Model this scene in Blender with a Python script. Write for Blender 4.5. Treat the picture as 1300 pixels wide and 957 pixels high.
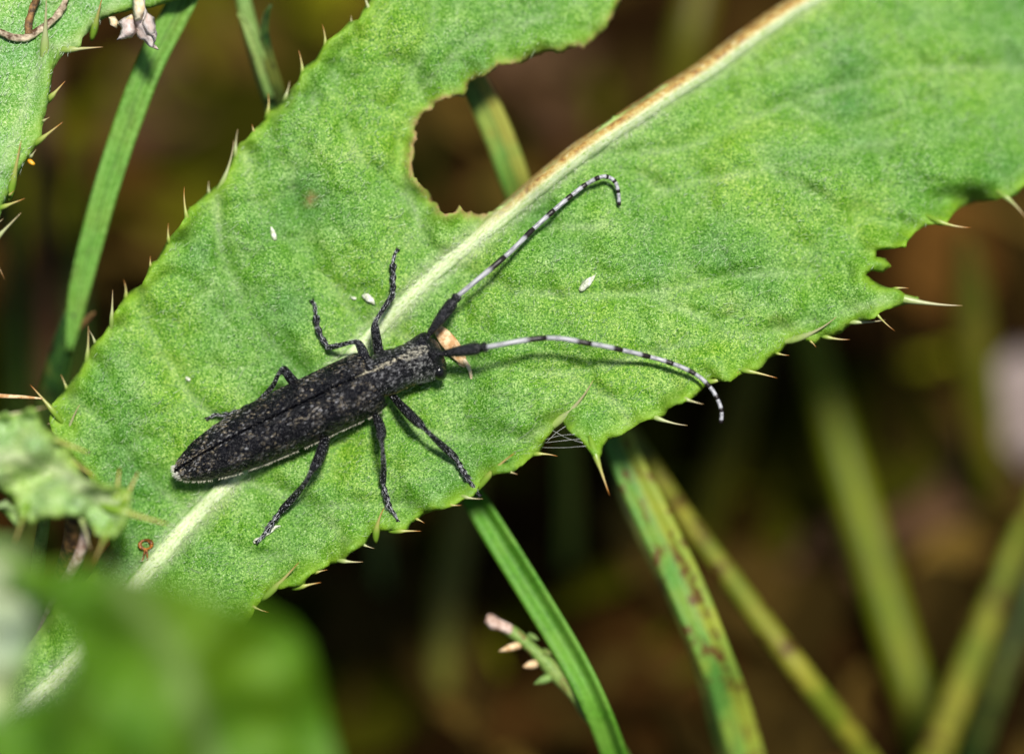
import bpy, math, random
import numpy as np
from mathutils import Vector, Matrix, noise
from mathutils.geometry import delaunay_2d_cdt

for o in list(bpy.data.objects):
    bpy.data.objects.remove(o)
scene = bpy.context.scene
col = scene.collection
R_ = math.radians
random.seed(11)
rng = np.random.default_rng(7)

# ------------------------------------------------------------------ camera, sky, sun, exposure
# one scene unit is one centimetre
scene.unit_settings.system = 'METRIC'
scene.unit_settings.scale_length = 0.01
PITCH = R_(55)
DIST = 14.444
TGT = Vector((0, 0, 4.2))
AX_R = Vector((1, 0, 0))
AX_U = Vector((0, math.sin(PITCH), math.cos(PITCH)))
AX_B = Vector((0, -math.cos(PITCH), math.sin(PITCH)))
cam = bpy.data.cameras.new('camera')
cam.sensor_width = 36
cam.lens = 100
cam.clip_start = 0.1
cam.clip_end = 2000
cam.dof.use_dof = True
cam.dof.focus_distance = DIST - 0.09
cam.dof.aperture_fstop = 0.095
cam_o = bpy.data.objects.new('camera', cam)
cam_o.location = TGT + AX_B * DIST
cam_o.rotation_euler = (math.pi / 2 - PITCH, 0, 0)
col.objects.link(cam_o)
scene.camera = cam_o

sun_dir = (AX_R * 0.15 + AX_U * 0.37 + AX_B * 0.92).normalized()
elev = math.asin(sun_dir.z)
azim = math.atan2(sun_dir.x, sun_dir.y)
world = bpy.data.worlds.new('World')
scene.world = world
world.use_nodes = True
wnt = world.node_tree
wnt.nodes.clear()
sky = wnt.nodes.new('ShaderNodeTexSky')
sky.sky_type = 'NISHITA'
sky.sun_disc = False
sky.sun_elevation = elev
sky.sun_rotation = azim
bg = wnt.nodes.new('ShaderNodeBackground')
bg.inputs['Strength'].default_value = 0.055
wout = wnt.nodes.new('ShaderNodeOutputWorld')
wnt.links.new(sky.outputs[0], bg.inputs['Color'])
wnt.links.new(bg.outputs[0], wout.inputs['Surface'])
sun = bpy.data.lights.new('sun', 'SUN')
sun.energy = 4.6
sun.angle = R_(9)
sun.color = (1.0, 0.965, 0.90)
sun_o = bpy.data.objects.new('sun', sun)
sun_o.rotation_euler = sun_dir.to_track_quat('Z', 'Y').to_euler()
sun_o.location = (0, 0, 60)
col.objects.link(sun_o)
scene.view_settings.view_transform = 'Standard'
scene.view_settings.look = 'None'
scene.view_settings.gamma = 1
scene.view_settings.exposure = 0.45
scene.view_settings.use_curve_mapping = False

# ------------------------------------------------------------------ coordinates
PXU = 250.0                       # photo pixels per unit in the plane through TGT


def P(px, py, w=0.0):
    """photo pixel + height w (towards the camera, from the plane through TGT) -> world point"""
    k = (DIST - w) / DIST / PXU
    return TGT + AX_R * ((px - 650) * k) + AX_U * ((478.5 - py) * k) + AX_B * w


def nz(x, y, z=0.0):
    return noise.noise(Vector((x, y, z)))


# ------------------------------------------------------------------ node helpers
def new_mat(name):
    m = bpy.data.materials.new(name)
    m.use_nodes = True
    m.node_tree.nodes.clear()
    return m, m.node_tree


def N(nt, typ, ins=None, **props):
    n = nt.nodes.new('ShaderNode' + typ)
    for k, v in props.items():
        setattr(n, k, v)
    for k, v in (ins or {}).items():
        s = n.inputs[k]
        if isinstance(v, bpy.types.NodeSocket):
            nt.links.new(v, s)
        else:
            s.default_value = v
    return n


def c4(c):
    return (c[0], c[1], c[2], 1.0)


def mixc(nt, f, a, b, blend='MIX'):
    n = N(nt, 'Mix', data_type='RGBA', blend_type=blend)
    for idx, v in ((0, f), (6, a), (7, b)):
        if isinstance(v, bpy.types.NodeSocket):
            nt.links.new(v, n.inputs[idx])
        elif idx == 0:
            n.inputs[0].default_value = v
        else:
            n.inputs[idx].default_value = c4(v)
    return n.outputs[2]


def mth(nt, op, a, b=0.0, c=0.0, clamp=False):
    n = N(nt, 'Math', operation=op, use_clamp=clamp)
    for i, v in enumerate((a, b, c)):
        if isinstance(v, bpy.types.NodeSocket):
            nt.links.new(v, n.inputs[i])
        else:
            n.inputs[i].default_value = v
    return n.outputs[0]


def ramp(nt, f, stops, interp='LINEAR'):
    n = N(nt, 'ValToRGB')
    nt.links.new(f, n.inputs[0])
    e = n.color_ramp
    e.interpolation = interp
    while len(e.elements) < len(stops):
        e.elements.new(0.5)
    for el, (p, c) in zip(e.elements, stops):
        el.position = p
        el.color = c4(c) if not isinstance(c, (int, float)) else (c, c, c, 1)
    return n.outputs[0]


def noi(nt, vec, scale, detail=3.0, rough=0.55, out='Fac'):
    n = N(nt, 'TexNoise', {'Scale': scale, 'Detail': detail, 'Roughness': rough})
    nt.links.new(vec, n.inputs['Vector'])
    return n.outputs[out]


def finish(m, nt, shader):
    o = nt.nodes.new('ShaderNodeOutputMaterial')
    nt.links.new(shader, o.inputs['Surface'])
    return m


def pbsdf(nt, color, rough, normal=None, spec=0.5, coat=0.0):
    n = N(nt, 'BsdfPrincipled')
    for k, v in (('Base Color', color), ('Roughness', rough), ('Specular IOR Level', spec), ('Coat Weight', coat)):
        if isinstance(v, bpy.types.NodeSocket):
            nt.links.new(v, n.inputs[k])
        else:
            n.inputs[k].default_value = c4(v) if k == 'Base Color' else v
    if normal is not None:
        nt.links.new(normal, n.inputs['Normal'])
    return n.outputs[0]


def bump(nt, h, strength, dist):
    n = N(nt, 'Bump', {'Strength': strength, 'Distance': dist})
    nt.links.new(h, n.inputs['Height'])
    return n.outputs[0]


def with_translucency(nt, sh, color, fac):
    t = N(nt, 'BsdfTranslucent')
    if isinstance(color, bpy.types.NodeSocket):
        nt.links.new(color, t.inputs['Color'])
    else:
        t.inputs['Color'].default_value = c4(color)
    mx = N(nt, 'MixShader', {0: fac})
    nt.links.new(sh, mx.inputs[1])
    nt.links.new(t.outputs[0], mx.inputs[2])
    return mx.outputs[0]


# ------------------------------------------------------------------ materials
def leaf_material(name, dark, mid, pale, speck, rib_col, edge_col, dry_col, grain=82.0, bump_s=0.55, trans=0.16,
                  rough=0.46):
    m, nt = new_mat(name)
    tc = N(nt, 'TexCoord')
    v = tc.outputs['Object']
    at = N(nt, 'Attribute', attribute_name='mask')
    sep = N(nt, 'SeparateColor')
    nt.links.new(at.outputs['Color'], sep.inputs[0])
    rib, edge, dry = sep.outputs[0], sep.outputs[1], sep.outputs[2]
    fine = noi(nt, v, grain, 3.5, 0.65)
    blotch = noi(nt, v, 7.0, 4.0, 0.6)
    large = noi(nt, v, 1.6, 3.0, 0.55)
    fine2 = noi(nt, v, grain * 1.9, 2.0, 0.5)
    fm = mth(nt, 'ADD', mth(nt, 'MULTIPLY', fine, 0.55), mth(nt, 'MULTIPLY', fine2, 0.45))
    c = ramp(nt, fm, [(0.37, dark), (0.46, mid), (0.545, pale), (0.63, speck)])
    # wax bloom, in soft patches
    bl = mth(nt, 'ADD', ramp(nt, blotch, [(0.46, 0.0), (0.70, 0.8)]), ramp(nt, noi(nt, v, 24.0, 3.0, 0.6), [(0.50, 0.0), (0.70, 0.8)]))
    bl = mth(nt, 'MULTIPLY', bl, ramp(nt, noi(nt, v, 2.6, 2.0, 0.5), [(0.36, 0.30), (0.62, 1.15)]))
    bl2 = mth(nt, 'MULTIPLY', bl, ramp(nt, fm, [(0.42, 0.0), (0.62, 0.75)]))
    c = mixc(nt, bl2, c, speck)
    lg = ramp(nt, large, [(0.30, (0.52, 0.70, 0.85)), (0.48, (0.95, 0.97, 1)), (0.68, (1.32, 1.14, 0.80))])
    c = mixc(nt, 1.0, c, lg, 'MULTIPLY')
    # bright single papillae
    vo = N(nt, 'TexVoronoi', {'Scale': 78.0})
    nt.links.new(v, vo.inputs['Vector'])
    dots = ramp(nt, vo.outputs['Distance'], [(0.14, 1.0), (0.30, 0.0)])
    pick = N(nt, 'SeparateColor')
    nt.links.new(vo.outputs['Color'], pick.inputs[0])
    dots = mth(nt, 'MULTIPLY', dots, mth(nt, 'MULTIPLY', ramp(nt, pick.outputs[0], [(0.52, 0.0), (0.95, 0.95)]), ramp(nt, noi(nt, v, 5.0, 3.0, 0.6), [(0.40, 0.25), (0.62, 1.0)])))
    c = mixc(nt, dots, c, (0.60, 0.70, 0.40))
    # yellow-green thick margin, pale rib, dried tissue
    e2 = mth(nt, 'MULTIPLY', edge, ramp(nt, noi(nt, v, 14.0), [(0.35, 0.45), (0.55, 1.0)]))
    c = mixc(nt, e2, c, edge_col)
    r2 = mth(nt, 'MULTIPLY', rib, ramp(nt, noi(nt, v, 45.0, 4.0, 0.7), [(0.30, 0.25), (0.62, 1.0)]))
    c = mixc(nt, r2, c, rib_col)
    d2 = mth(nt, 'MULTIPLY', dry, ramp(nt, noi(nt, v, 30.0), [(0.32, 0.25), (0.58, 1.0)]))
    c = mixc(nt, d2, c, dry_col)
    h = mth(nt, 'ADD', mth(nt, 'MULTIPLY', fm, 1.3), mth(nt, 'MULTIPLY', blotch, 1.6))
    nrm = bump(nt, h, bump_s, 0.012)
    sh = pbsdf(nt, c, ramp(nt, fine, [(0.3, rough + 0.12), (0.7, rough - 0.10)]), nrm, 0.32)
    sh = with_translucency(nt, sh, c, trans)
    return finish(m, nt, sh)


M_LEAF = leaf_material('thistle_leaf_green', (0.014, 0.078, 0.002), (0.058, 0.205, 0.005), (0.135, 0.325, 0.016),
                       (0.36, 0.54, 0.17), (0.55, 0.60, 0.38), (0.21, 0.38, 0.02), (0.33, 0.21, 0.09))
M_LEAF_PALE = leaf_material('thistle_leaf_downy', (0.05, 0.19, 0.015), (0.11, 0.30, 0.03), (0.21, 0.41, 0.09),
                            (0.46, 0.60, 0.32), (0.50, 0.56, 0.33), (0.22, 0.38, 0.05), (0.33, 0.21, 0.09))
M_LEAF_LL = leaf_material('thistle_leaf_crumpled', (0.14, 0.34, 0.04), (0.26, 0.48, 0.10), (0.44, 0.62, 0.26), (0.60, 0.68, 0.50), (0.50, 0.56, 0.33), (0.26, 0.42, 0.05), (0.33, 0.21, 0.09), trans=0.3)
M_LEAF_DEEP = leaf_material('thistle_leaf_smooth', (0.040, 0.130, 0.001), (0.070, 0.190, 0.002), (0.105, 0.240, 0.005),
                            (0.16, 0.30, 0.03), (0.3, 0.4, 0.15), (0.10, 0.25, 0.01), (0.3, 0.2, 0.09), trans=0.3)
M_LEAF_WOOL = leaf_material('thistle_leaf_woolly', (0.20, 0.30, 0.16), (0.30, 0.40, 0.24), (0.38, 0.48, 0.33),
                            (0.5, 0.58, 0.46), (0.5, 0.56, 0.33), (0.16, 0.32, 0.04), (0.3, 0.2, 0.09))


def rib_material():
    m, nt = new_mat('midrib_pale')
    uv = N(nt, 'UVMap', uv_map='UVMap')
    mp = N(nt, 'Mapping')
    nt.links.new(uv.outputs[0], mp.inputs[0])
    mp.inputs['Scale'].default_value = (9.0, 9.0, 1.0)
    st = noi(nt, mp.outputs[0], 1.0, 4.0, 0.65)
    tc = N(nt, 'TexCoord')
    fine = noi(nt, tc.outputs['Object'], 60.0, 4.0, 0.7)
    f = mth(nt, 'ADD', mth(nt, 'MULTIPLY', st, 0.4), mth(nt, 'MULTIPLY', fine, 0.6))
    c = ramp(nt, f, [(0.38, (0.22, 0.38, 0.08)), (0.47, (0.46, 0.55, 0.27)), (0.58, (0.64, 0.68, 0.49))])
    at = N(nt, 'Attribute', attribute_name='mask')
    sep = N(nt, 'SeparateColor')
    nt.links.new(at.outputs['Color'], sep.inputs[0])
    gm = mth(nt, 'MULTIPLY_ADD', sep.outputs[1], 1.6, mth(nt, 'MULTIPLY', mth(nt, 'SUBTRACT', fine, 0.5), 3.0), clamp=True)
    c = mixc(nt, gm, c, ramp(nt, fine, [(0.38, (0.035, 0.17, 0.006)), (0.60, (0.16, 0.36, 0.05))]))
    dryc = ramp(nt, noi(nt, tc.outputs['Object'], 22.0, 5.0, 0.7),
                [(0.36, (0.20, 0.09, 0.03)), (0.48, (0.42, 0.25, 0.06)), (0.58, (0.50, 0.40, 0.14)), (0.72, (0.62, 0.50, 0.34))])
    c = mixc(nt, sep.outputs[2], c, dryc)
    nrm = bump(nt, f, 0.5, 0.012)
    return finish(m, nt, pbsdf(nt, c, 0.5, nrm, 0.4))


M_RIB = rib_material()


def spine_material():
    m, nt = new_mat('spine_amber')
    uv = N(nt, 'UVMap', uv_map='UVMap')
    sx = N(nt, 'SeparateXYZ')
    nt.links.new(uv.outputs[0], sx.inputs[0])
    oi = N(nt, 'ObjectInfo')
    a = ramp(nt, sx.outputs[0], [(0.0, (0.19, 0.34, 0.03)), (0.25, (0.36, 0.42, 0.09)), (0.65, (0.55, 0.42, 0.16)),
                                 (0.9, (0.50, 0.20, 0.03)), (1.0, (0.25, 0.09, 0.02))])
    b = ramp(nt, sx.outputs[0], [(0.0, (0.30, 0.42, 0.10)), (0.3, (0.42, 0.46, 0.22)), (0.85, (0.50, 0.42, 0.24)),
                                 (1.0, (0.45, 0.30, 0.12))])
    c = mixc(nt, ramp(nt, oi.outputs['Random'], [(0.45, 0.0), (0.7, 1.0)]), a, b)
    return finish(m, nt, with_translucency(nt, pbsdf(nt, c, 0.35, None, 0.5), c, 0.2))


M_SPINE = spine_material()


def grass_material(name, green, light, yellow, spot, yellow_amt=0.0, spot_amt=0.0, midline=0.6, half=0.0, dead=0.0):
    """UV.x runs along the blade in units, UV.y across it from 0 to 1"""
    m, nt = new_mat(name)
    uv = N(nt, 'UVMap', uv_map='UVMap')
    sx = N(nt, 'SeparateXYZ')
    nt.links.new(uv.outputs[0], sx.inputs[0])
    mp = N(nt, 'Mapping')
    nt.links.new(uv.outputs[0], mp.inputs[0])
    mp.inputs['Scale'].default_value = (1.6, 34.0, 1.0)
    st = noi(nt, mp.outputs[0], 1.0, 3.0, 0.6)
    tc = N(nt, 'TexCoord')
    fine = noi(nt, tc.outputs['Object'], 46.0, 3.0, 0.6)
    f = mth(nt, 'ADD', mth(nt, 'MULTIPLY', st, 0.55), mth(nt, 'MULTIPLY', fine, 0.45))
    c = ramp(nt, f, [(0.41, green), (0.57, light)])
    ym = noi(nt, tc.outputs['Object'], 3.2, 4.0, 0.6)
    yf = ramp(nt, ym, [(0.42, 0.0), (0.62, 1.0)])
    if half:
        yf = mth(nt, 'MAXIMUM', mth(nt, 'MULTIPLY', yf, 0.5),
                 mth(nt, 'MULTIPLY', ramp(nt, sx.outputs[1], [(0.50, 0.0), (0.62, 1.0)]), ramp(nt, ym, [(0.30, 0.35), (0.55, 1.0)])))
    c = mixc(nt, mth(nt, 'MULTIPLY', yf, yellow_amt), c, yellow)
    if spot_amt:
        mp2 = N(nt, 'Mapping')
        nt.links.new(uv.outputs[0], mp2.inputs[0])
        mp2.inputs['Scale'].default_value = (7.0, 2.2, 1.0)
        sp = noi(nt, mp2.outputs[0], 1.0, 4.0, 0.65)
        c = mixc(nt, mth(nt, 'MULTIPLY', ramp(nt, sp, [(0.53, 0.0), (0.61, 1.0)]), spot_amt), c, spot)
    if midline:
        d = mth(nt, 'ABSOLUTE', mth(nt, 'SUBTRACT', sx.outputs[1], 0.5))
        ml = ramp(nt, d, [(0.012, 1.0), (0.05, 0.0)])
        c = mixc(nt, mth(nt, 'MULTIPLY', ml, midline), c, (green[0] * 0.3, green[1] * 0.3, green[2] * 0.3))
    nrm = bump(nt, f, 0.35, 0.012)
    return finish(m, nt, with_translucency(nt, pbsdf(nt, c, 0.48, nrm, 0.22), c, 0.15))


M_GRASS = grass_material('grass_green', (0.080, 0.230, 0.022), (0.190, 0.390, 0.075), (0.30, 0.32, 0.05), (0.05, 0.02, 0.01), 0.12, 0.25, 0.75)
M_GRASS_Y = grass_material('grass_yellowing', (0.075, 0.190, 0.025), (0.140, 0.290, 0.050), (0.34, 0.33, 0.06), (0.20, 0.10, 0.02), 0.85, 0.25, 0.6, half=1)
M_GRASS_S = grass_material('grass_spotted', (0.060, 0.180, 0.020), (0.120, 0.290, 0.055), (0.28, 0.32, 0.035), (0.10, 0.030, 0.012), 0.95, 0.9, 0.0, half=1)
M_GRASS_D = grass_material('grass_bright', (0.040, 0.150, 0.006), (0.100, 0.290, 0.022), (0.18, 0.33, 0.05), (0.05, 0.03, 0.01), 0.45, 0.1, 0.8)
M_STEM_S = grass_material('stem_mottled', (0.085, 0.125, 0.008), (0.17, 0.205, 0.016), (0.27, 0.25, 0.025), (0.07, 0.026, 0.007), 0.8, 1.0, 0.0)
M_STEM_O = grass_material('stem_olive', (0.080, 0.125, 0.003), (0.155, 0.205, 0.006), (0.21, 0.20, 0.010), (0.10, 0.06, 0.02), 0.5, 0.3, 0.0)
M_STEM_P = grass_material('stem_pale_green', (0.10, 0.22, 0.04), (0.22, 0.36, 0.10), (0.32, 0.34, 0.10), (0.10, 0.055, 0.02), 0.35, 0.55, 0.0)
M_SHEATH = grass_material('grass_sheath_dark', (0.006, 0.020, 0.006), (0.030, 0.085, 0.012), (0.15, 0.17, 0.03), (0.012, 0.006, 0.004), 0.75, 1.0, 0.3)
M_BUD = grass_material('bud_stem_green', (0.10, 0.20, 0.03), (0.22, 0.34, 0.08), (0.33, 0.34, 0.10), (0.16, 0.05, 0.025), 0.5, 0.8, 0.0)
M_RUST = grass_material('stalk_rust', (0.045, 0.017, 0.003), (0.085, 0.034, 0.006), (0.13, 0.085, 0.03), (0.02, 0.01, 0.004), 0.5, 0.3, 0.0)
M_DARKGREEN = grass_material('stalk_dark_green', (0.020, 0.060, 0.003), (0.040, 0.095, 0.004), (0.06, 0.08, 0.004), (0.01, 0.01, 0.004), 0.4, 0.3, 0.0)
M_DARKOLIVE = grass_material('stalk_dark_olive', (0.055, 0.062, 0.002), (0.095, 0.100, 0.003), (0.12, 0.085, 0.006), (0.02, 0.012, 0.004), 0.5, 0.3, 0.0)
M_OLIVE = grass_material('blade_dull_olive', (0.11, 0.12, 0.012), (0.18, 0.18, 0.025), (0.24, 0.18, 0.03), (0.05, 0.03, 0.01), 0.6, 0.3, 0.0)


def simple_material(name, ca, cb, scale=20.0, rough=0.6, bs=0.4, trans=0.0, spec=0.4):
    m, nt = new_mat(name)
    tc = N(nt, 'TexCoord')
    f = noi(nt, tc.outputs['Object'], scale, 4.0, 0.65)
    c = ramp(nt, f, [(0.40, ca), (0.60, cb)])
    sh = pbsdf(nt, c, rough, bump(nt, f, bs, 0.02), spec)
    if trans:
        sh = with_translucency(nt, sh, c, trans)
    return finish(m, nt, sh)


def attr_material(name, rough=0.5, trans=0.0, spec=0.4):
    m, nt = new_mat(name)
    at = N(nt, 'Attribute', attribute_name='col')
    sh = pbsdf(nt, at.outputs['Color'], rough, None, spec)
    if trans:
        sh = with_translucency(nt, sh, at.outputs['Color'], trans)
    return finish(m, nt, sh)


M_HAIR = attr_material('fine_hair', 0.55, 0.2)
M_LITTER = attr_material('litter_brown', 0.9, 0.08, 0.03)
M_STRAW = simple_material('dry_bract_tan', (0.42, 0.22, 0.08), (0.72, 0.52, 0.30), 26.0, 0.6)
M_TENDRIL = simple_material('dry_tendril_bark', (0.07, 0.032, 0.012), (0.66, 0.55, 0.38), 11.0, 0.7, 0.8)
M_TENDRIL_D = simple_material('dry_tendril_dark', (0.04, 0.022, 0.01), (0.28, 0.15, 0.05), 18.0, 0.7, 0.8)
M_PETAL = simple_material('dry_petal_pink', (0.62, 0.48, 0.42), (0.85, 0.76, 0.72), 18.0, 0.6, 0.5, 0.25)
M_CALYX = simple_material('dry_calyx_cream', (0.60, 0.45, 0.25), (0.80, 0.70, 0.50), 18.0, 0.6)
M_WHITE = simple_material('white_flake', (0.36, 0.40, 0.26), (0.72, 0.73, 0.62), 40.0, 0.6)
M_ORANGE = simple_material('orange_brown', (0.08, 0.025, 0.006), (0.38, 0.14, 0.02), 40.0, 0.35)
M_EGG = simple_material('orange_yellow', (0.65, 0.26, 0.01), (0.80, 0.40, 0.03), 40.0, 0.35)
M_PINKTIP = simple_material('bud_tip_pinkish', (0.28, 0.16, 0.11), (0.62, 0.48, 0.40), 22.0, 0.7)
M_SILK = simple_material('silk_white', (0.5, 0.52, 0.48), (0.66, 0.66, 0.62), 30.0, 0.4)
M_DEADLEAF = simple_material('dead_leaf_brown', (0.040, 0.018, 0.006), (0.085, 0.043, 0.016), 4.0, 0.75, 0.5, 0.1, 0.2)
M_DEADLEAF_P = simple_material('dead_leaf_greyish', (0.16, 0.12, 0.105), (0.26, 0.21, 0.19), 4.0, 0.75, 0.5, 0.1, 0.2)


def ground_material():
    m, nt = new_mat('humus_dark')
    tc = N(nt, 'TexCoord')
    v = tc.outputs['Object']
    a = noi(nt, v, 1.1, 4.0, 0.6)
    b = noi(nt, v, 9.0, 5.0, 0.65)
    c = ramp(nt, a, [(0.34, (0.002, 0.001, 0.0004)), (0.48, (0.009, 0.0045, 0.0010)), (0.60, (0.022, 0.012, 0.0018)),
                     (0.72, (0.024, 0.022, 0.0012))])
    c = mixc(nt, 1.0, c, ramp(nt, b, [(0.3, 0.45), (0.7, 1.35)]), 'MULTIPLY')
    nrm = bump(nt, b, 0.8, 0.12)
    return finish(m, nt, pbsdf(nt, c, 0.95, nrm, 0.03))


M_GROUND = ground_material()


def chitin(name, base, sheen, scale, bs, rough=0.30):
    m, nt = new_mat(name)
    tc = N(nt, 'TexCoord')
    v = tc.outputs['Object']
    vo = N(nt, 'TexVoronoi', {'Scale': scale, 'Randomness': 0.9})
    nt.links.new(v, vo.inputs['Vector'])
    n2 = noi(nt, v, scale * 1.5, 3.0, 0.6)
    h = mth(nt, 'ADD', ramp(nt, vo.outputs['Distance'], [(0.15, 0.0), (0.55, 1.0)]), mth(nt, 'MULTIPLY', n2, 0.5))
    c = ramp(nt, noi(nt, v, 12.0), [(0.35, base), (0.7, sheen)])
    return finish(m, nt, pbsdf(nt, c, ramp(nt, n2, [(0.3, rough - 0.08), (0.7, rough + 0.16)]), bump(nt, h, bs, 0.014), 0.30))


M_ELY = chitin('wing_case_black', (0.003, 0.003, 0.004), (0.006, 0.006, 0.009), 110.0, 0.8, 0.20)
M_BODY = chitin('beetle_black', (0.005, 0.005, 0.006), (0.014, 0.014, 0.018), 80.0, 0.9, 0.24)
M_SCAPE = chitin('antenna_black', (0.006, 0.006, 0.007), (0.016, 0.016, 0.020), 90.0, 0.6, 0.34)
M_EYE = simple_material('eye_black', (0.004, 0.004, 0.004), (0.010, 0.010, 0.011), 90.0, 0.15, 0.15)


def segment_material():
    m, nt = new_mat('antenna_banded')
    uv = N(nt, 'UVMap', uv_map='UVMap')
    sx = N(nt, 'SeparateXYZ')
    nt.links.new(uv.outputs[0], sx.inputs[0])
    mp = N(nt, 'Mapping')
    nt.links.new(uv.outputs[0], mp.inputs[0])
    mp.inputs['Scale'].default_value = (3.0, 11.0, 1.0)
    st = noi(nt, mp.outputs[0], 1.0, 3.0, 0.7)
    pale = ramp(nt, st, [(0.36, (0.09, 0.09, 0.10)), (0.50, (0.34, 0.34, 0.36)), (0.64, (0.47, 0.47, 0.49))])
    t = mth(nt, 'ADD', sx.outputs[0], mth(nt, 'MULTIPLY', mth(nt, 'SUBTRACT', st, 0.5), 0.10))
    f = ramp(nt, t, [(0.66, 0.0), (0.74, 1.0)])
    c = mixc(nt, f, pale, (0.012, 0.008, 0.008))
    return finish(m, nt, pbsdf(nt, c, 0.42, bump(nt, st, 0.3, 0.006), 0.4))


M_SEG = segment_material()


# ------------------------------------------------------------------ object helpers
def tag(o, label=None, cat=None, group=None, kind=None):
    if label:
        o['label'] = label
    if cat:
        o['category'] = cat
    if group:
        o['group'] = group
    if kind:
        o['kind'] = kind
    return o


def empty(name, loc):
    o = bpy.data.objects.new(name, None)
    o.location = loc
    o.empty_display_size = 0.1
    col.objects.link(o)
    return o


def world_base(o):
    b = Vector((0, 0, 0))
    while o is not None:
        b = b + Vector(o.location)
        o = o.parent
    return b


def mk(name, verts, faces, mat, parent=None, base=None, uv=None, attrs=None, smooth=True, solid=0.0):
    """one mesh object; verts in world coordinates. uv: per-vertex list; attrs: {name: Nx4 per-vertex}"""
    verts = np.asarray([tuple(v) for v in verts], dtype=np.float64)
    if parent is not None:
        off = world_base(parent)
        loc = (0, 0, 0)
    else:
        off = Vector(base) if base is not None else Vector(verts.mean(axis=0))
        loc = off
    verts = verts - np.array(off)
    me = bpy.data.meshes.new(name)
    me.from_pydata(verts.tolist(), [], [list(f) for f in faces])
    me.update()
    if uv is not None:
        uvl = me.uv_layers.new(name='UVMap')
        li = np.zeros(len(me.loops), dtype=np.int32)
        me.loops.foreach_get('vertex_index', li)
        uvl.data.foreach_set('uv', np.asarray(uv, dtype=np.float32)[li].ravel())
    for k, a in (attrs or {}).items():
        at = me.attributes.new(k, 'FLOAT_COLOR', 'POINT')
        at.data.foreach_set('color', np.asarray(a, dtype=np.float32).ravel())
    if smooth:
        me.polygons.foreach_set('use_smooth', [True] * len(me.polygons))
    me.materials.append(mat)
    o = bpy.data.objects.new(name, me)
    o.location = loc
    col.objects.link(o)
    if parent is not None:
        o.parent = parent
    if solid:
        md = o.modifiers.new('thickness', 'SOLIDIFY')
        md.thickness = solid
        md.offset = -1
    return o


def catmull(pts, n):
    """resample rows (any width) through a Catmull-Rom spline, n samples"""
    a = np.asarray(pts, dtype=np.float64)
    k = len(a)
    ext = np.vstack([2 * a[0] - a[1], a, 2 * a[-1] - a[-2]])
    seg = np.linalg.norm(np.diff(a[:, :min(3, a.shape[1])], axis=0), axis=1)
    cum = np.concatenate([[0], np.cumsum(seg)])
    out = []
    for t in np.linspace(0, cum[-1], n):
        i = min(max(np.searchsorted(cum, t) - 1, 0), k - 2)
        f = (t - cum[i]) / max(seg[i], 1e-9)
        p0, p1, p2, p3 = ext[i], ext[i + 1], ext[i + 2], ext[i + 3]
        out.append(0.5 * ((2 * p1) + (-p0 + p2) * f + (2 * p0 - 5 * p1 + 4 * p2 - p3) * f * f +
                          (-p0 + 3 * p1 - 3 * p2 + p3) * f ** 3))
    return np.array(out)


def tube_geo(pts, radii, nseg=10, flat=1.0, ref=None, u_len=False):
    """closed tube along world points, radii per point. returns verts, faces, uv"""
    pts = [Vector(p) for p in pts]
    n = len(pts)
    V, F, UV = [], [], []
    ref = Vector(ref) if ref is not None else AX_B
    acc = 0.0
    tot = sum((pts[i + 1] - pts[i]).length for i in range(n - 1))
    for i in range(n):
        t = (pts[min(i + 1, n - 1)] - pts[max(i - 1, 0)]).normalized()
        side = t.cross(ref)
        if side.length < 1e-5:
            side = t.cross(Vector((1, 0.3, 0.2)))
        side.normalize()
        up = side.cross(t).normalized()
        if i:
            acc += (pts[i] - pts[i - 1]).length
        for j in range(nseg):
            a = 2 * math.pi * j / nseg
            V.append(pts[i] + (side * math.cos(a) + up * math.sin(a) * flat) * radii[i])
            UV.append((acc if u_len else acc / max(tot, 1e-9), j / nseg))
    for i in range(n - 1):
        for j in range(nseg):
            a, b = i * nseg + j, i * nseg + (j + 1) % nseg
            F.append((a, b, b + nseg, a + nseg))
    V.append(pts[0]); UV.append((0, 0.5))
    V.append(pts[-1]); UV.append((acc if u_len else 1.0, 0.5))
    c0, c1 = len(V) - 2, len(V) - 1
    for j in range(nseg):
        F.append((c0, (j + 1) % nseg, j))
        F.append((c1, (n - 1) * nseg + j, (n - 1) * nseg + (j + 1) % nseg))
    return V, F, UV


class Acc:
    """collects geometry for ONE object"""

    def __init__(self):
        self.V, self.F, self.UV, self.C = [], [], [], []

    def add(self, V, F, UV=None, c=None):
        b = len(self.V)
        self.V += [tuple(v) for v in V]
        self.F += [tuple(i + b for i in f) for f in F]
        self.UV += list(UV) if UV is not None else [(0, 0)] * len(V)
        if c is not None:
            self.C += [(c[0], c[1], c[2], 1.0)] * len(V)
        return self

    def build(self, name, mat, parent=None, base=None, **k):
        at = {'col': self.C} if len(self.C) == len(self.V) and self.V else None
        return mk(name, self.V, self.F, mat, parent, base, self.UV, at, **k)


def tube_px(rows, n=24, nseg=10, flat=1.0, u_len=False):
    """rows of (px, py, w, width_px)"""
    r = catmull([list(P(a, b, c)) + [d / PXU / 2] for a, b, c, d in rows], n)
    return tube_geo([x[:3] for x in r], [max(x[3], 0.0008) for x in r], nseg, flat, None, u_len)


GROUND_H = 0.22


def ground_z(x, y):
    return GROUND_H * (nz(x * 0.45, y * 0.45, 3.1) + 0.5 * nz(x * 1.3, y * 1.3, 8.8)) * 1.2


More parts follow.
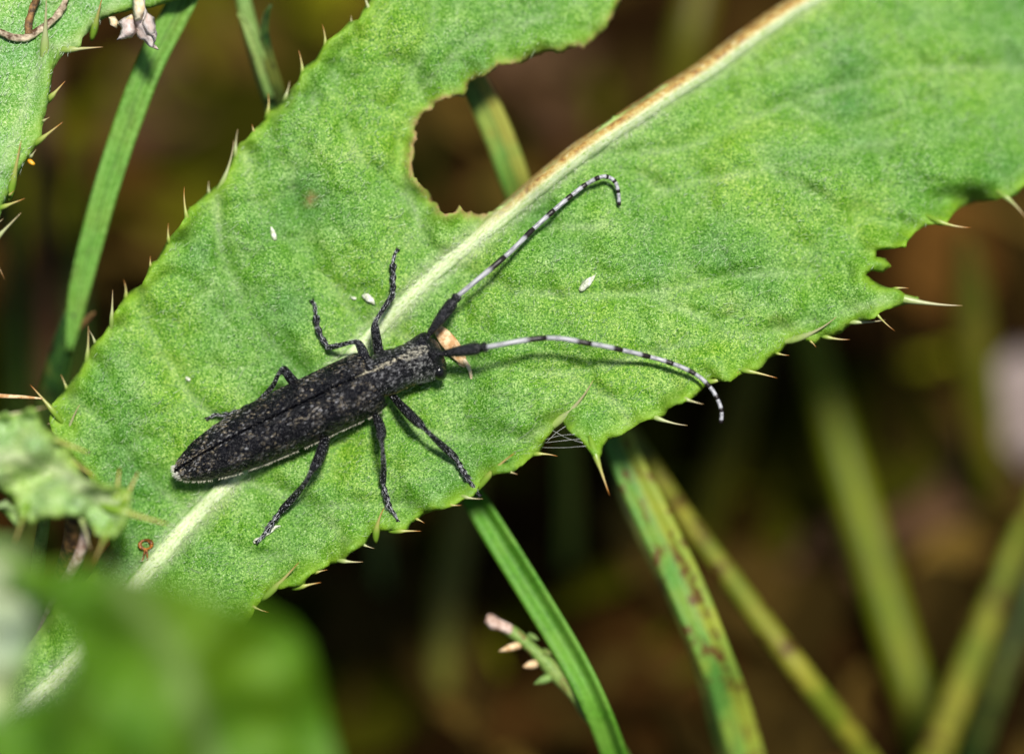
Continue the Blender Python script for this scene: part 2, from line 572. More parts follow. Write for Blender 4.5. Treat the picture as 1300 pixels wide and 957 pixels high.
def to_ground(p, d, spread=0.35, n=5):
    """points that bend from p (heading d) down into the soil"""
    p = Vector(p)
    d = Vector(d).normalized()
    g = Vector((p.x + d.x * spread * p.z, p.y + d.y * spread * p.z, 0))
    g.z = ground_z(g.x, g.y) - 0.15
    c = p + d * (p - g).length * 0.45
    return [(p * (1 - t) ** 2 + c * 2 * t * (1 - t) + g * t * t) for t in [(i + 1) / n for i in range(n)]], g


# ------------------------------------------------------------------ ground
def grid_axis(n, inner, outer):
    t = np.linspace(-1, 1, n)
    return np.sign(t) * (np.abs(t) * inner + (outer - inner) * np.abs(t) ** 7)


xs = grid_axis(181, 14, 420)
ys = grid_axis(181, 14, 420) + 3
gv = [(x, y, ground_z(x, y)) for y in ys for x in xs]
gf = [(j * 181 + i, j * 181 + i + 1, (j + 1) * 181 + i + 1, (j + 1) * 181 + i) for j in range(180) for i in range(180)]
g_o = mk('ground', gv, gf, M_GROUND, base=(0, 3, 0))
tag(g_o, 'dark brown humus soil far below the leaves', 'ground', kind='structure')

# litter of dead leaves and straw that nobody could count
lit = Acc()
for k in range(1500):
    x, y = random.uniform(-8, 8), random.uniform(-5, 10)
    z = ground_z(x, y) + random.uniform(0.02, 0.16)
    a = random.uniform(0, math.pi * 2)
    d = Vector((math.cos(a), math.sin(a), random.uniform(-0.15, 0.25)))
    s = Vector((-math.sin(a), math.cos(a), random.uniform(-0.5, 0.5)))
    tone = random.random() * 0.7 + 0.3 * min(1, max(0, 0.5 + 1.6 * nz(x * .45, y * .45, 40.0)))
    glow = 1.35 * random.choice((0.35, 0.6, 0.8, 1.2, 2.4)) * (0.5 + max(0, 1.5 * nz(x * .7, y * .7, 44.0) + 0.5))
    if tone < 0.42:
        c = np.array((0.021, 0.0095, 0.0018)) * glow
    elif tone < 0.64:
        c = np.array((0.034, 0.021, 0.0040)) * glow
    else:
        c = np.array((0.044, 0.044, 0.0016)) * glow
    if random.random() < 0.55:
        L, Wd = random.uniform(0.5, 1.8), random.uniform(0.03, 0.09)
    else:
        L, Wd = random.uniform(0.5, 1.4), random.uniform(0.2, 0.5)
    V, F = [], []
    cx = Vector((x, y, z))
    for i in range(7):
        t = i / 6
        wv = Wd * math.sin(math.pi * (0.06 + 0.90 * t)) ** 0.7
        mid = cx + d * (t - 0.5) * L + Vector((0, 0, 0.25 * Wd + 0.10 * L * math.sin(t * 3.1) * random.uniform(0.6, 1.2)))
        V += [mid - s * wv + Vector((0, 0, wv * 0.5)), mid, mid + s * wv + Vector((0, 0, wv * 0.4))]
        if i:
            b = i * 3
            F += [(b - 3, b - 2, b + 1, b), (b - 2, b - 1, b + 2, b + 1)]
    lit.add(V, F, None, c)
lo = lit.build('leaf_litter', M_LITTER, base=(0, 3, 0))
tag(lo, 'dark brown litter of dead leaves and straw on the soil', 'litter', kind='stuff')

# low ground cover, olive green
gc = Acc()
for k in range(900):
    x, y = random.uniform(-8, 8), random.uniform(-5, 10)
    if nz(x * 0.5, y * 0.5, 20.0) < 0.05:
        continue
    z = ground_z(x, y) - 0.05
    h = random.uniform(0.4, 1.3)
    lean = Vector((random.uniform(-0.5, 0.5), random.uniform(-0.5, 0.5), 1)).normalized()
    a = random.uniform(0, math.pi)
    s = Vector((math.cos(a), math.sin(a), 0))
    wd = random.uniform(0.03, 0.08)
    c = np.array(random.choice([(0.050, 0.056, 0.003), (0.025, 0.050, 0.003), (0.070, 0.050, 0.004)])) * random.uniform(0.4, 1.0)
    V, F = [], []
    for i in range(5):
        t = i / 4
        m_ = Vector((x, y, z)) + lean * h * t + Vector((lean.x, lean.y, -0.5)) * h * 0.4 * t * t
        ww = wd * (1 - t ** 2.2) + 0.003
        V += [m_ - s * ww, m_ + s * ww]
        if i:
            b = i * 2
            F.append((b - 2, b - 1, b + 1, b))
    gc.add(V, F, None, c)
go = gc.build('ground_cover', M_LITTER, base=(0, 3, 0))
tag(go, 'low dull olive herbs growing on the soil in the background', 'ground cover', kind='stuff')


# ------------------------------------------------------------------ leaves
def seg_dist(pts, poly, closed=True):
    """distance from each point to the nearest segment of a polyline"""
    a = np.asarray(poly, float)
    b = np.roll(a, -1, axis=0) if closed else a[1:]
    if not closed:
        a = a[:-1]
    best = np.full(len(pts), 1e9)
    for p, q in zip(a, b):
        d = q - p
        t = np.clip(((pts - p) @ d) / max(d @ d, 1e-9), 0, 1)
        best = np.minimum(best, np.linalg.norm(pts - (p + t[:, None] * d), axis=1))
    return best


def inside(pts, poly):
    a = np.asarray(poly, float)
    x, y = pts[:, 0], pts[:, 1]
    r = np.zeros(len(pts), bool)
    j = len(a) - 1
    for i in range(len(a)):
        c = (a[i, 1] > y) != (a[j, 1] > y)
        with np.errstate(divide='ignore', invalid='ignore'):
            xi = (a[j, 0] - a[i, 0]) * (y - a[i, 1]) / (a[j, 1] - a[i, 1]) + a[i, 0]
        r ^= c & (x < xi)
        j = i
    return r


def refine(outline, step, jit, chewed=False):
    out = []
    n = len(outline)
    for i in range(n):
        p, q = np.array(outline[i], float), np.array(outline[(i + 1) % n], float)
        k = max(1, int(round(np.linalg.norm(q - p) / step)))
        for t in range(k):
            v = p + (q - p) * t / k
            jj = jit * (2.2 if chewed and (v[0] > 515 and v[1] < 275 and 515 < v[0] < 800 and not (v[0] > 640 and v[1] > 150)) else 1.0)
            out.append(v + jj * np.array((nz(v[0] * .31, v[1] * .31, 1.7), nz(v[0] * .31, v[1] * .31, 9.2))) * (1.0 if t else 0.4))
    return np.array(out)


def leaf_blade(root, outline, W, step, mat, jit=1.2, chew=None, rib=None, rib_w=10, veins=(), edge_px=12.0, thick=0.018,
               bites=(), vein_raster=None, spines=()):
    b = refine(outline, step, jit, chew is not None)
    lo, hi = b.min(axis=0), b.max(axis=0)
    gx, gy = np.meshgrid(np.arange(lo[0], hi[0], step), np.arange(lo[1], hi[1], step * 0.87))
    gx = gx + (np.arange(gx.shape[0]) % 2)[:, None] * step / 2
    pts = np.stack([gx.ravel(), gy.ravel()], 1) + rng.uniform(-0.18, 0.18, (gx.size, 2)) * step
    pts = pts[inside(pts, b)]
    pts = pts[seg_dist(pts, b) > step * 0.55]
    allp = np.vstack([b, pts])
    nb = len(b)
    res = delaunay_2d_cdt([Vector((p[0], -p[1])) for p in allp], [(i, (i + 1) % nb) for i in range(nb)], [], 1, 1e-5)
    q = np.array([(v[0], -v[1]) for v in res[0]])
    faces = [tuple(f) for f in res[2]]
    de = seg_dist(q, b)
    mask = np.zeros((len(q), 4)); mask[:, 3] = 1
    if rib is not None:
        rd = seg_dist(q, rib, False)
        mask[:, 0] = np.exp(-(rd / (rib_w * 1.35)) ** 2) * 0.85
    for vl, vw, vs in veins:
        vd = seg_dist(q, vl, False)
        mask[:, 0] = np.maximum(mask[:, 0], vs * np.exp(-(vd / vw) ** 2))
    if vein_raster is not None:
        mask[:, 0] = np.maximum(mask[:, 0], [float(raster(vein_raster, x, y)) for x, y in q])
    mask[:, 1] = np.exp(-(de / edge_px) ** 1.6)
    if chew is not None:
        cd = seg_dist(q, chew, False)
        mask[:, 2] = np.exp(-(cd / (5.0 + 3.0 * np.array([nz(a / 12, b_ / 12, 4.0) for a, b_ in q]))) ** 1.5)
        mask[:, 1] = np.maximum(mask[:, 1], 0.6 * np.exp(-(cd / 18) ** 2))
    for sp_ in spines:
        mask[:, 1] = np.maximum(mask[:, 1], np.exp(-(((q[:, 0] - sp_[0]) ** 2 + (q[:, 1] - sp_[1]) ** 2) / 11.0 ** 2)))
    for (bx, by, br, bs) in bites:
        mask[:, 2] = np.maximum(mask[:, 2], bs * np.exp(-(((q[:, 0] - bx) ** 2 + (q[:, 1] - by) ** 2) / br ** 2)))
    V = [P(x, y, W(x, y, d)) for (x, y), d in zip(q, de)]
    o = mk('blade', V, faces, mat, root, attrs={'mask': mask}, solid=thick)
    return o, q, faces, V


def spine(root, bx, by, tx, ty, w0, w1, r_px=None, bend=0.0, mat=None):
    L = math.hypot(tx - bx, ty - by)
    r = r_px if r_px else max(1.7, min(4.5, L * 0.11))
    nxp, nyp = -(ty - by) / max(L, 1e-6), (tx - bx) / max(L, 1e-6)
    rows = []
    for t, k in ((-0.55, 0.5), (-0.30, 1.3), (0.0, 1.3), (0.25, 0.72), (0.55, 0.40), (0.8, 0.22), (1.0, 0.05)):
        o_ = bend * 4 * t * (1 - t) * L
        k *= 0.85
        rows.append((bx + (tx - bx) * t + nxp * o_, by + (ty - by) * t + nyp * o_, w0 + (w1 - w0) * max(t, 0) + min(t, 0) * 0.075, 2 * r * k))
    V, F, UV = tube_px(rows, 12, 7)
    UV = [(max(0, (a - 0.30) / 0.70), b) for a, b in UV]
    return mk('spine', V, F, mat or M_SPINE, root, uv=UV)


RIB = [(1090, -40), (1035, -4), (1000, 17), (950, 51), (900, 88), (850, 120), (800, 153), (740, 193), (690, 232), (650, 266),
       (600, 307), (550, 348), (500, 397), (455, 443), (400, 500), (340, 562), (285, 618), (240, 664), (185, 728), (130, 800),
       (75, 858), (15, 912), (-50, 965)]

MAIN_LEFT = [(476, -70), (468, 0), (461, 12), (455, 25), (443, 28), (432, 40), (415, 52), (408, 62), (400, 76), (388, 83),
             (383, 88), (379, 102), (370, 112), (361, 126), (352, 134), (340, 140), (336, 152), (322, 165), (312, 178),
             (304, 182), (297, 195), (290, 212), (282, 227), (275, 236), (266, 242), (256, 252), (248, 259), (240, 263),
             (236, 274), (226, 290), (213, 304), (206, 318), (199, 330), (190, 335), (185, 352), (180, 362), (170, 367),
             (160, 374), (153, 385), (146, 395), (139, 412), (131, 425), (121, 433), (114, 443), (108, 456), (100, 472),
             (90, 483), (82, 492), (78, 500), (68, 511), (65, 522), (63, 535), (66, 548), (70, 558), (85, 575), (105, 600),
             (125, 632), (137, 660), (140, 690)]
MAIN_DRYBASE = [(140, 690), (124, 710), (117, 728), (108, 738), (84, 742), (70, 765)]
MAIN_BASE = [(45, 805), (10, 845), (-25, 885), (-75, 945), (-60, 985), (-10, 985), (60, 975), (120, 945), (180, 905), (235, 868),
             (275, 838), (302, 808), (318, 785)]
MAIN_LOW = [(325, 770), (333, 762), (340, 752), (350, 748), (362, 746), (375, 745), (386, 744), (388, 737), (395, 729),
            (405, 724), (414, 720), (420, 716), (430, 714), (438, 710), (441, 706), (447, 700), (457, 695), (465, 691),
            (468, 683), (472, 678), (484, 674), (497, 673), (508, 675), (518, 672), (522, 664), (531, 659), (540, 652),
            (553, 648), (565, 646), (575, 640), (590, 632), (600, 628), (606, 618), (612, 610), (622, 604), (635, 601),
            (648, 600), (653, 598), (663, 590), (670, 584), (678, 578), (686, 575), (690, 566), (695, 556), (701, 548),
            (707, 538), (712, 535), (722, 547), (733, 556), (742, 566), (752, 578), (758, 583), (763, 580), (766, 566),
            (774, 558), (790, 552), (800, 545), (812, 537), (822, 533), (838, 532), (845, 527), (848, 520), (860, 512),
            (872, 508), (884, 503), (893, 493), (905, 482), (915, 484), (928, 484), (938, 477), (950, 472), (962, 470),
            (968, 466), (975, 456), (990, 449), (996, 440), (1004, 433), (1016, 431), (1028, 434), (1035, 436), (1045, 430),
            (1055, 427), (1068, 423), (1074, 417), (1080, 412), (1092, 408), (1105, 406), (1112, 402), (1118, 396),
            (1126, 393), (1140, 389), (1152, 386), (1166, 383), (1166, 377), (1150, 374), (1140, 367), (1124, 364),
            (1108, 356), (1099, 349), (1106, 344), (1122, 346), (1131, 338), (1124, 328), (1112, 326), (1113, 318),
            (1135, 316), (1150, 310), (1154, 302), (1162, 294), (1175, 287), (1190, 284), (1203, 282), (1210, 271),
            (1222, 262), (1240, 257), (1262, 255), (1270, 251), (1285, 251), (1292, 247), (1298, 239), (1308, 230),
            (1330, 222), (1365, 226), (1400, 180), (1440, 110), (1450, 0), (1400, -110), (1250, -130), (1120, -90)]
MAIN_CHEW1 = [(1062, -42), (1022, 0), (1006, 8), (985, 22), (950, 46), (920, 70), (905, 82), (890, 86), (880, 96), (865, 104),
              (845, 108), (825, 120), (800, 137), (770, 157), (740, 179), (705, 205), (675, 230), (655, 247), (643, 258),
              (630, 266), (618, 272), (605, 272), (598, 268), (592, 270), (585, 263), (580, 269), (565, 272), (557, 266),
              (555, 258), (549, 255), (545, 245), (535, 235), (530, 230), (524, 225), (520, 205), (523, 190), (528, 177),
              (527, 160), (533, 150), (536, 145), (548, 140), (555, 130), (565, 125), (580, 123), (588, 124), (594, 112),
              (597, 104), (606, 100), (616, 98), (625, 91), (633, 83), (648, 82), (662, 81), (672, 75), (690, 67), (698, 66),
              (710, 68), (716, 67), (722, 63), (735, 60), (742, 62), (748, 56), (755, 50), (768, 38), (780, 20), (786, 8),
              (790, -5), (796, -70)]
MAIN = MAIN_LEFT + MAIN_DRYBASE[1:] + MAIN_BASE + MAIN_LOW + MAIN_CHEW1


SIDE_VEINS = [
    [(560, 342), (520, 250), (505, 150), (540, 60), (560, -20)], [(470, 425), (400, 330), (372, 230), (400, 120)],
    [(400, 500), (320, 400), (282, 320), (275, 250)], [(330, 572), (240, 500), (190, 420), (180, 372)],
    [(250, 655), (180, 600), (130, 540), (92, 505)], [(520, 250), (450, 190), (420, 90)], [(400, 330), (330, 270), (312, 195)],
    [(505, 150), (590, 60), (700, 20)],
    [(640, 275), (740, 290), (800, 272), (846, 243), (920, 226), (980, 212), (1060, 193), (1140, 180), (1200, 180), (1260, 160)],
    [(560, 340), (680, 372), (820, 372), (960, 350), (1080, 345)], [(820, 372), (900, 410), (960, 440)],
    [(480, 415), (600, 455), (720, 475), (850, 440), (1000, 415), (1120, 382)], [(720, 475), (780, 510), (800, 540)],
    [(420, 480), (520, 540), (640, 562), (700, 540)], [(520, 540), (590, 600)], [(300, 605), (400, 640), (520, 640)],
    [(400, 640), (440, 690)], [(240, 665), (320, 702), (400, 705)],
    [(740, 195), (860, 190), (1000, 132), (1150, 92), (1300, 85)], [(850, 122), (960, 92), (1100, 32)],
    [(760, 205), (800, 222), (846, 243)], [(1000, 132), (1080, 160), (1180, 130)], [(980, 212), (1060, 260), (1140, 290)]]
RX0, RY0, RST = -140, -150, 4
RW, RH = 400, 290


def build_relief():
    from mathutils import kdtree
    gx, gy = np.meshgrid(RX0 + RST * np.arange(RW), RY0 + RST * np.arange(RH))
    pts_ = np.stack([gx.ravel(), gy.ravel()], 1).astype(float)
    best = np.full(len(pts_), 1e9)
    for vl in SIDE_VEINS:
        best = np.minimum(best, seg_dist(pts_, catmull(vl, 18)[:, :2], False))
    rd_ = seg_dist(pts_, RIB, False)
    ruff = np.where(pts_[:, 0] > 610, 1 - np.exp(-(rd_ / 24.0) ** 2), 1.0)
    best = np.minimum(best, rd_ + 4)
    vein = np.exp(-(best / 5.0) ** 2)
    trough = np.exp(-(best / 13.0) ** 2)
    # fields between the smallest veins, each slightly domed
    r2 = np.random.default_rng(3)
    n_ = 1300
    cells = np.stack([r2.uniform(RX0, RX0 + RW * RST, n_), r2.uniform(RY0, RY0 + RH * RST, n_)], 1)
    kd = kdtree.KDTree(n_)
    for i, c in enumerate(cells):
        kd.insert((c[0], c[1], 0), i)
    kd.balance()
    edge_ = np.zeros(len(pts_))
    for i, p in enumerate(pts_):
        q = (p[0] + 7 * nz(p[0] / 22, p[1] / 22, 5.0), p[1] + 7 * nz(p[0] / 22, p[1] / 22, 9.0), 0)
        f = kd.find_n(q, 2)
        edge_[i] = f[1][2] - f[0][2]
    net = np.exp(-(edge_ / 4.5) ** 2)
    dome = 1 - np.exp(-(edge_ / 12.0) ** 1.5)
    h_ = -0.026 * trough + 0.015 * dome
    return h_.reshape(RH, RW), np.clip(0.20 * vein * np.clip(0.6 + 1.2 * np.array([nz(a / 60, b / 60, 2.2) for a, b in pts_]), 0.1, 1.3) + 0.07 * net, 0, 1).reshape(RH, RW), ruff.reshape(RH, RW)


RELIEF, VEINMASK, RUFF = build_relief()


def raster(a, x, y):
    fx, fy = (x - RX0) / RST, (y - RY0) / RST
    i, j = int(min(max(fx, 0), RW - 2)), int(min(max(fy, 0), RH - 2))
    u, v = min(max(fx - i, 0), 1), min(max(fy - j, 0), 1)
    return (a[j, i] * (1 - u) + a[j, i + 1] * u) * (1 - v) + (a[j + 1, i] * (1 - u) + a[j + 1, i + 1] * u) * v


def W_main(x, y, de=1e3):
    u, v = (x - 650) / PXU, (478.5 - y) / PXU
    w = 0.05 * u - 0.07 * v
    # far upper right of the leaf arches away
    t = max(0.0, (x - 640) * 0.70 + (300 - y) * 0.72) / 420.0
    w -= 0.26 * t ** 1.6
    # shallow trough along the rib, the two halves lifting away from it
    n_ = (x - 500) * 0.66 + (y - 397) * 0.75
    s_ = abs(n_) / PXU
    w += 0.10 * (1 - math.exp(-(s_ / 0.22) ** 2)) * 0.45 + 0.03 * min(s_, 1.2)
    # gentle puckering
    w += 0.075 * nz(x / 95, y / 95, 0.3) + 0.030 * nz(x / 36, y / 36, 4.3) + 0.008 * nz(x / 13, y / 13, 6.3)
    w += float(raster(RELIEF, x, y))
    # wavy, rolled margin
    if de < 60:
        w += ((0.15 * nz(x / 33, y / 33, 7.7) + 0.02) * math.exp(-de / 20.0) - 0.03 * math.exp(-de / 4.0)) * float(raster(RUFF, x, y))
        w -= 0.05 * (1 - float(raster(RUFF, x, y))) * math.exp(-de / 12.0)
    # rolled-down margin in the bay at the right
    w -= 0.20 * math.exp(-(((x - 1235) / 50.0) ** 2 + ((y - 258) / 20.0) ** 2))
    return w


SP = [(66, 520, 38, 488, 3.6), (84, 491, 77, 475), (111, 450, 112, 413, 2.6), (120, 433, 113, 419), (142, 402, 143, 368, 2.6),
      (160, 375, 157, 355), (214, 304, 214, 283, 2.2), (237, 275, 234, 237, 2.8), (265, 243, 265, 230, 1.8), (284, 228, 297, 178, 3),
      (299, 192, 302, 164, 2.6), (322, 166, 320, 158, 1.6), (340, 142, 340, 118), (363, 122, 368, 103, 2.4), (384, 90, 379, 64, 2.6),
      (413, 56, 409, 31, 2.4), (468, 10, 462, -12), (191, 337, 191, 325, 1.6), (87, 548, 101, 514, 3.6), (72, 538, 60, 538, 2.0),
      (384, 744, 408, 739, 3), (403, 726, 416, 723), (437, 712, 461, 713, 2.8), (463, 692, 475, 696), (508, 674, 535, 674, 2.8),
      (530, 659, 539, 664), (573, 641, 586, 641), (592, 631, 613, 633), (478, 672, 488, 644, 4), (350, 745, 380, 713, 4),
      (322, 770, 341, 777), (648, 599, 657, 602), (620, 604, 655, 574, 4), (683, 576, 708, 579, 2.6), (757, 580, 774, 629, 4.2),
      (712, 532, 753, 483, 5.0), (835, 531, 873, 540, 3.2), (872, 507, 893, 513, 2.6), (950, 471, 987, 480, 3.2), (988, 449, 1002, 451),
      (1050, 428, 1079, 431, 2.8), (1018, 428, 1062, 402, 4), (1085, 409, 1124, 406, 2.8), (1114, 400, 1136, 420, 2.0),
      (1150, 380, 1222, 388, 5.0), (1138, 366, 1154, 366), (1194, 282, 1233, 289, 3.2), (1278, 251, 1303, 278, 3.4), (905, 484, 938, 472, 3),
      (1030, 434, 1036, 441, 1.5), (446, 27, 446, 20, 1.3)]

leaf = empty('thistle_leaf', P(-60, 965, 0))
tag(leaf, 'large green spiny thistle leaf with a chewed hole, carrying the beetle', 'leaf')
blade, LQ, LF, LV = leaf_blade(leaf, MAIN, W_main, 4.6, M_LEAF, 1.1, MAIN_CHEW1[20:], RIB, 11, (),
                               vein_raster=VEINMASK, spines=SP, bites=[(395, 252, 8, 0.8), (391, 258, 5, 0.6), (128, 705, 16, 0.9), (925, 392, 9, 0.15), (985, 405, 10, 0.15)])

# midrib: a rounded pale strip let into the trough, drying brown where the blade beside it is eaten away
rc = catmull(RIB, 150)
V, F, UV, MK = [], [], [], []
for i, (x, y) in enumerate(rc):
    t = rc[min(i + 1, 149)] - rc[max(i - 1, 0)]
    t = t / np.linalg.norm(t)
    nrm2 = np.array((-t[1], t[0]))
    if nrm2[0] < 0:
        nrm2 = -nrm2
    # upper left is minus, lower right is plus
    bare = 1 / (1 + math.exp(-(x - 640) / 18.0))
    hw = 12.5 + 2.4 * (1 / (1 + math.exp((x - 260) / 40.0))) + 2.5 * bare + 1.2 * nz(x / 40, y / 40, 2.0)
    for j in range(11):
        a = -1 + j / 5
        lift = 0.040 * (1 - a * a) + 0.004 * math.cos(a * 11) - 0.008 - 0.02 * max(0, abs(a) - 0.8) / 0.2 + bare * (0.035 * (1 - a * a))
        if bare > 0.5 and a < -0.75:
            lift -= 0.07
        xx, yy = x + nrm2[0] * a * hw, y + nrm2[1] * a * hw
        V.append(P(xx, yy, W_main(x, y) + lift))
        UV.append((i * 0.12, a * 0.6))
        MK.append((1, max(0.0, (abs(a) - 0.45) / 0.55) ** 1.5 * (1 - bare * (1 if a < 0.3 else 0.4)), bare * min(1, max(0, (0.15 - a) * 2.2)), 1))
        if i and j:
            q = i * 11 + j
            F.append((q, q - 1, q - 12, q - 11))
mk('midrib', V, F, M_RIB, leaf, uv=UV, attrs={'mask': MK})
pts, g = to_ground(P(-50, 965, W_main(-50, 965) - 0.02), (-0.5, -0.3, -0.6), 0.3)
pp = [P(30, 900, W_main(30, 900) - 0.05), P(-50, 965, W_main(-50, 965) - 0.02)] + pts
r = catmull([list(p) + [0.07] for p in pp], 24)
V, F, UV = tube_geo([a[:3] for a in r], [a[3] for a in r], 10)
mk('petiole', V, F, M_STEM_P, leaf, uv=UV)

for s in SP:
    bx, by, tx, ty = s[:4]
    w0 = W_main(bx, by, 6) - 0.008
    on_top = len(s) > 4 and s[4] >= 3.6 and ty < by and bx > 80
    L = math.hypot(tx - bx, ty - by) / PXU
    spine(leaf, bx, by, tx, ty, w0, w0 + (0.45 * L + 0.02 if on_top else 0.10 * L), s[4] if len(s) > 4 else None,
          random.uniform(-0.05, 0.05))

# cottony hairs and silk on the blade: nobody could count them
hair = Acc()


def hair_strip(acc, x, y, ang, L, wd, W, c, curl=0.6, lift=0.012, n=5):
    V, F = [], []
    px, py = x, y
    cv = random.uniform(-curl, curl)
    for i in range(n):
        w = W(px, py) + lift * math.sin(math.pi * (i + 0.3) / n) + 0.004
        nx_, ny_ = -math.sin(ang), math.cos(ang)
        k = wd * (1 - 0.6 * abs(2 * i / (n - 1) - 1))
        V += [P(px + nx_ * k, py + ny_ * k, w), P(px - nx_ * k, py - ny_ * k, w + 0.002)]
        if i:
            b = 2 * i
            F.append((b - 2, b - 1, b + 1, b))
        px += math.cos(ang) * L / n
        py += math.sin(ang) * L / n
        ang += cv / n
    acc.add(V, F, None, c)


inb = np.array(MAIN)
cand = np.stack([rng.uniform(60, 1310, 26000), rng.uniform(-10, 860, 26000)], 1)
cand = cand[inside(cand, refine(MAIN, 6, 0))]
cand = cand[seg_dist(cand, refine(MAIN, 6, 0)) > 5]
cnt = 0
for x, y in cand:
    d = nz(x / 70, y / 70, 12.0) + (0.25 if 420 < x < 800 and y > 470 else 0)
    if d < 0.0 and random.random() < 0.72:
        continue
    low = y > 440 and x > 250
    ang = random.gauss(-0.45, 0.35) if low else random.uniform(0, math.pi)
    g_ = random.uniform(0.42, 0.82)
    hair_strip(hair, x, y, ang, random.uniform(3, 10) * (2.0 if random.random() < 0.08 else 1), random.uniform(0.14, 0.28), W_main,
               (g_ * 0.80, g_, g_ * 0.62))
    cnt += 1
# long loose silk strands, some in tufts
for (x, y, ang, L) in [(650, 560, -0.35, 60), (640, 548, -0.5, 55), (560, 560, -0.6, 34), (590, 535, -0.5, 30), (425, 210, -0.7, 50), (440, 200, -0.55, 40),
                       (650, 575, -0.4, 34), (615, 590, -0.45, 50), (590, 595, -0.35, 40), (510, 400, 0.5, 45), (770, 500, 0.4, 30), (800, 505, -0.3, 40),
                       (250, 520, -0.9, 26), (300, 480, -1.2, 24), (190, 520, -0.8, 30), (180, 540, -0.9, 26), (400, 570, -0.4, 60), (425, 560, -0.5, 36),
                       (210, 395, -0.5, 30), (600, 470, -0.3, 28), (700, 395, -0.2, 26), (690, 470, -0.4, 26), (260, 700, -0.2, 40), (240, 720, 0.6, 30)]:
    for k in range(4):
        hair_strip(hair, x + random.uniform(-5, 5), y + random.uniform(-4, 4), ang + random.uniform(-.15, .15), L * random.uniform(.4, .9), 0.2, W_main,
                   (0.50, 0.60, 0.40), 1.6, 0.008, 9)
# down along the rib
for k in range(1600):
    i = random.randrange(30, 146)
    x, y = rc[i]
    ox, oy = random.gauss(0, 8), random.gauss(0, 8)
    if x > 600 and ox * 0.6 + oy * 0.8 < 0:
        ox, oy = -ox, -oy
    x += ox; y += oy
    g_ = random.uniform(0.6, 0.85)
    hair_strip(hair, x, y, random.gauss(2.37, 0.7), random.uniform(3, 9), 0.22, lambda a, b: W_main(a, b) + 0.014, (g_, g_, g_ * .85))
ho = hair.build('leaf_hairs', M_HAIR, leaf, smooth=False)
tag(ho, kind='stuff')

# ------------------------------------------------------------------ upper-left leaf
UL = [(-40, 330), (0, 275), (5, 262), (10, 250), (17, 234), (25, 220), (35, 202), (40, 195), (48, 180), (53, 172), (54, 160), (58, 145),
      (60, 135), (64, 118), (66, 100), (68, 88), (75, 76), (82, 68), (92, 66), (102, 59), (105, 48), (115, 38), (125, 30),
      (132, 24), (150, 17), (172, 12), (195, 9), (215, 3), (250, -6), (300, -60), (240, -170), (60, -240), (-120, -220), (-230, -60),
      (-200, 180), (-120, 320)]


def W_ul(x, y, de=1e3):
    w = 0.06 - 0.0012 * (x - 40) * 0.4 - 0.0011 * (60 - y) * 0.5
    w += 0.05 * nz(x / 60, y / 60, 31.0) + 0.02 * nz(x / 24, y / 24, 33.0)
    if de < 60:
        w += (0.09 * nz(x / 30, y / 30, 35.0) + 0.02) * math.exp(-de / 14.0) - 0.03 * math.exp(-de / 4.0)
    # fold that runs to the lobe at the spine pair
    w += 0.05 * math.exp(-((x - 58) / 9.0) ** 2) * math.exp(-max(0, y - 60) / 60.0) * (1 if y > 40 else math.exp(-((y - 40) / 14.0) ** 2))
    return w


ul = empty('thistle_leaf', P(-230, -60, 0))
tag(ul, 'bright green spiny thistle leaf with a curled dry tendril lying on it', 'leaf')
leaf_blade(ul, UL, W_ul, 5.5, M_LEAF_PALE, 1.2, edge_px=11, veins=[([(58, 60), (40, 110), (20, 170), (-20, 260)], 6, .35), ([(150, 0), (95, 55), (60, 60)], 6, .4)])
for (bx, by, tx, ty, rr, up) in [(57, 55, 59, -4, 5, 1), (90, 63, 131, 60, 4, 0), (66, 122, 83, 103, 3.4, 0), (52, 177, 80, 155, 3.4, 0),
                                 (40, 198, 46, 190, 1.8, 0), (56, 153, 63, 149, 1.8, 0), (17, 228, 27, 178, 4.2, 1), (6, 262, 32, 252, 3, 0),
                                 (-4, 302, 27, 270, 3.6, 0), (13, 247, 18, 242, 1.6, 0), (121, 32, 130, -4, 4, 1), (-6, 286, 4, 278, 2, 0), (-20, 300, 6, 355, 2, 0)]:
    w0 = W_ul(bx, by, 6)
    spine(ul, bx, by, tx, ty, w0, w0 + (0.10 if up else 0.02), rr)
uh = Acc()
for k in range(700):
    x, y = random.uniform(0, 130), random.uniform(0, 270)
    if not inside(np.array([[x, y]]), UL)[0]:
        continue
    g_ = random.uniform(0.6, 0.85)
    hair_strip(uh, x, y, random.gauss(1.9, 0.4), random.uniform(4, 10), 0.22, W_ul, (g_ * .92, g_, g_ * .84))
tag(uh.build('leaf_hairs', M_HAIR, ul, smooth=False), kind='stuff')
pts, g = to_ground(P(-215, -40, W_ul(-215, -40) - 0.04), (-0.6, 0.1, -0.6), 0.2)
r = catmull([list(P(-120, 0, W_ul(-120, 0) - 0.06)) + [0.05], list(P(-215, -40, W_ul(-215, -40) - 0.04)) + [0.07]] + [list(p) + [0.07] for p in pts], 24)
V, F, UV = tube_geo([a[:3] for a in r], [a[3] for a in r], 10)
mk('petiole', V, F, M_STEM_P, ul, uv=UV)

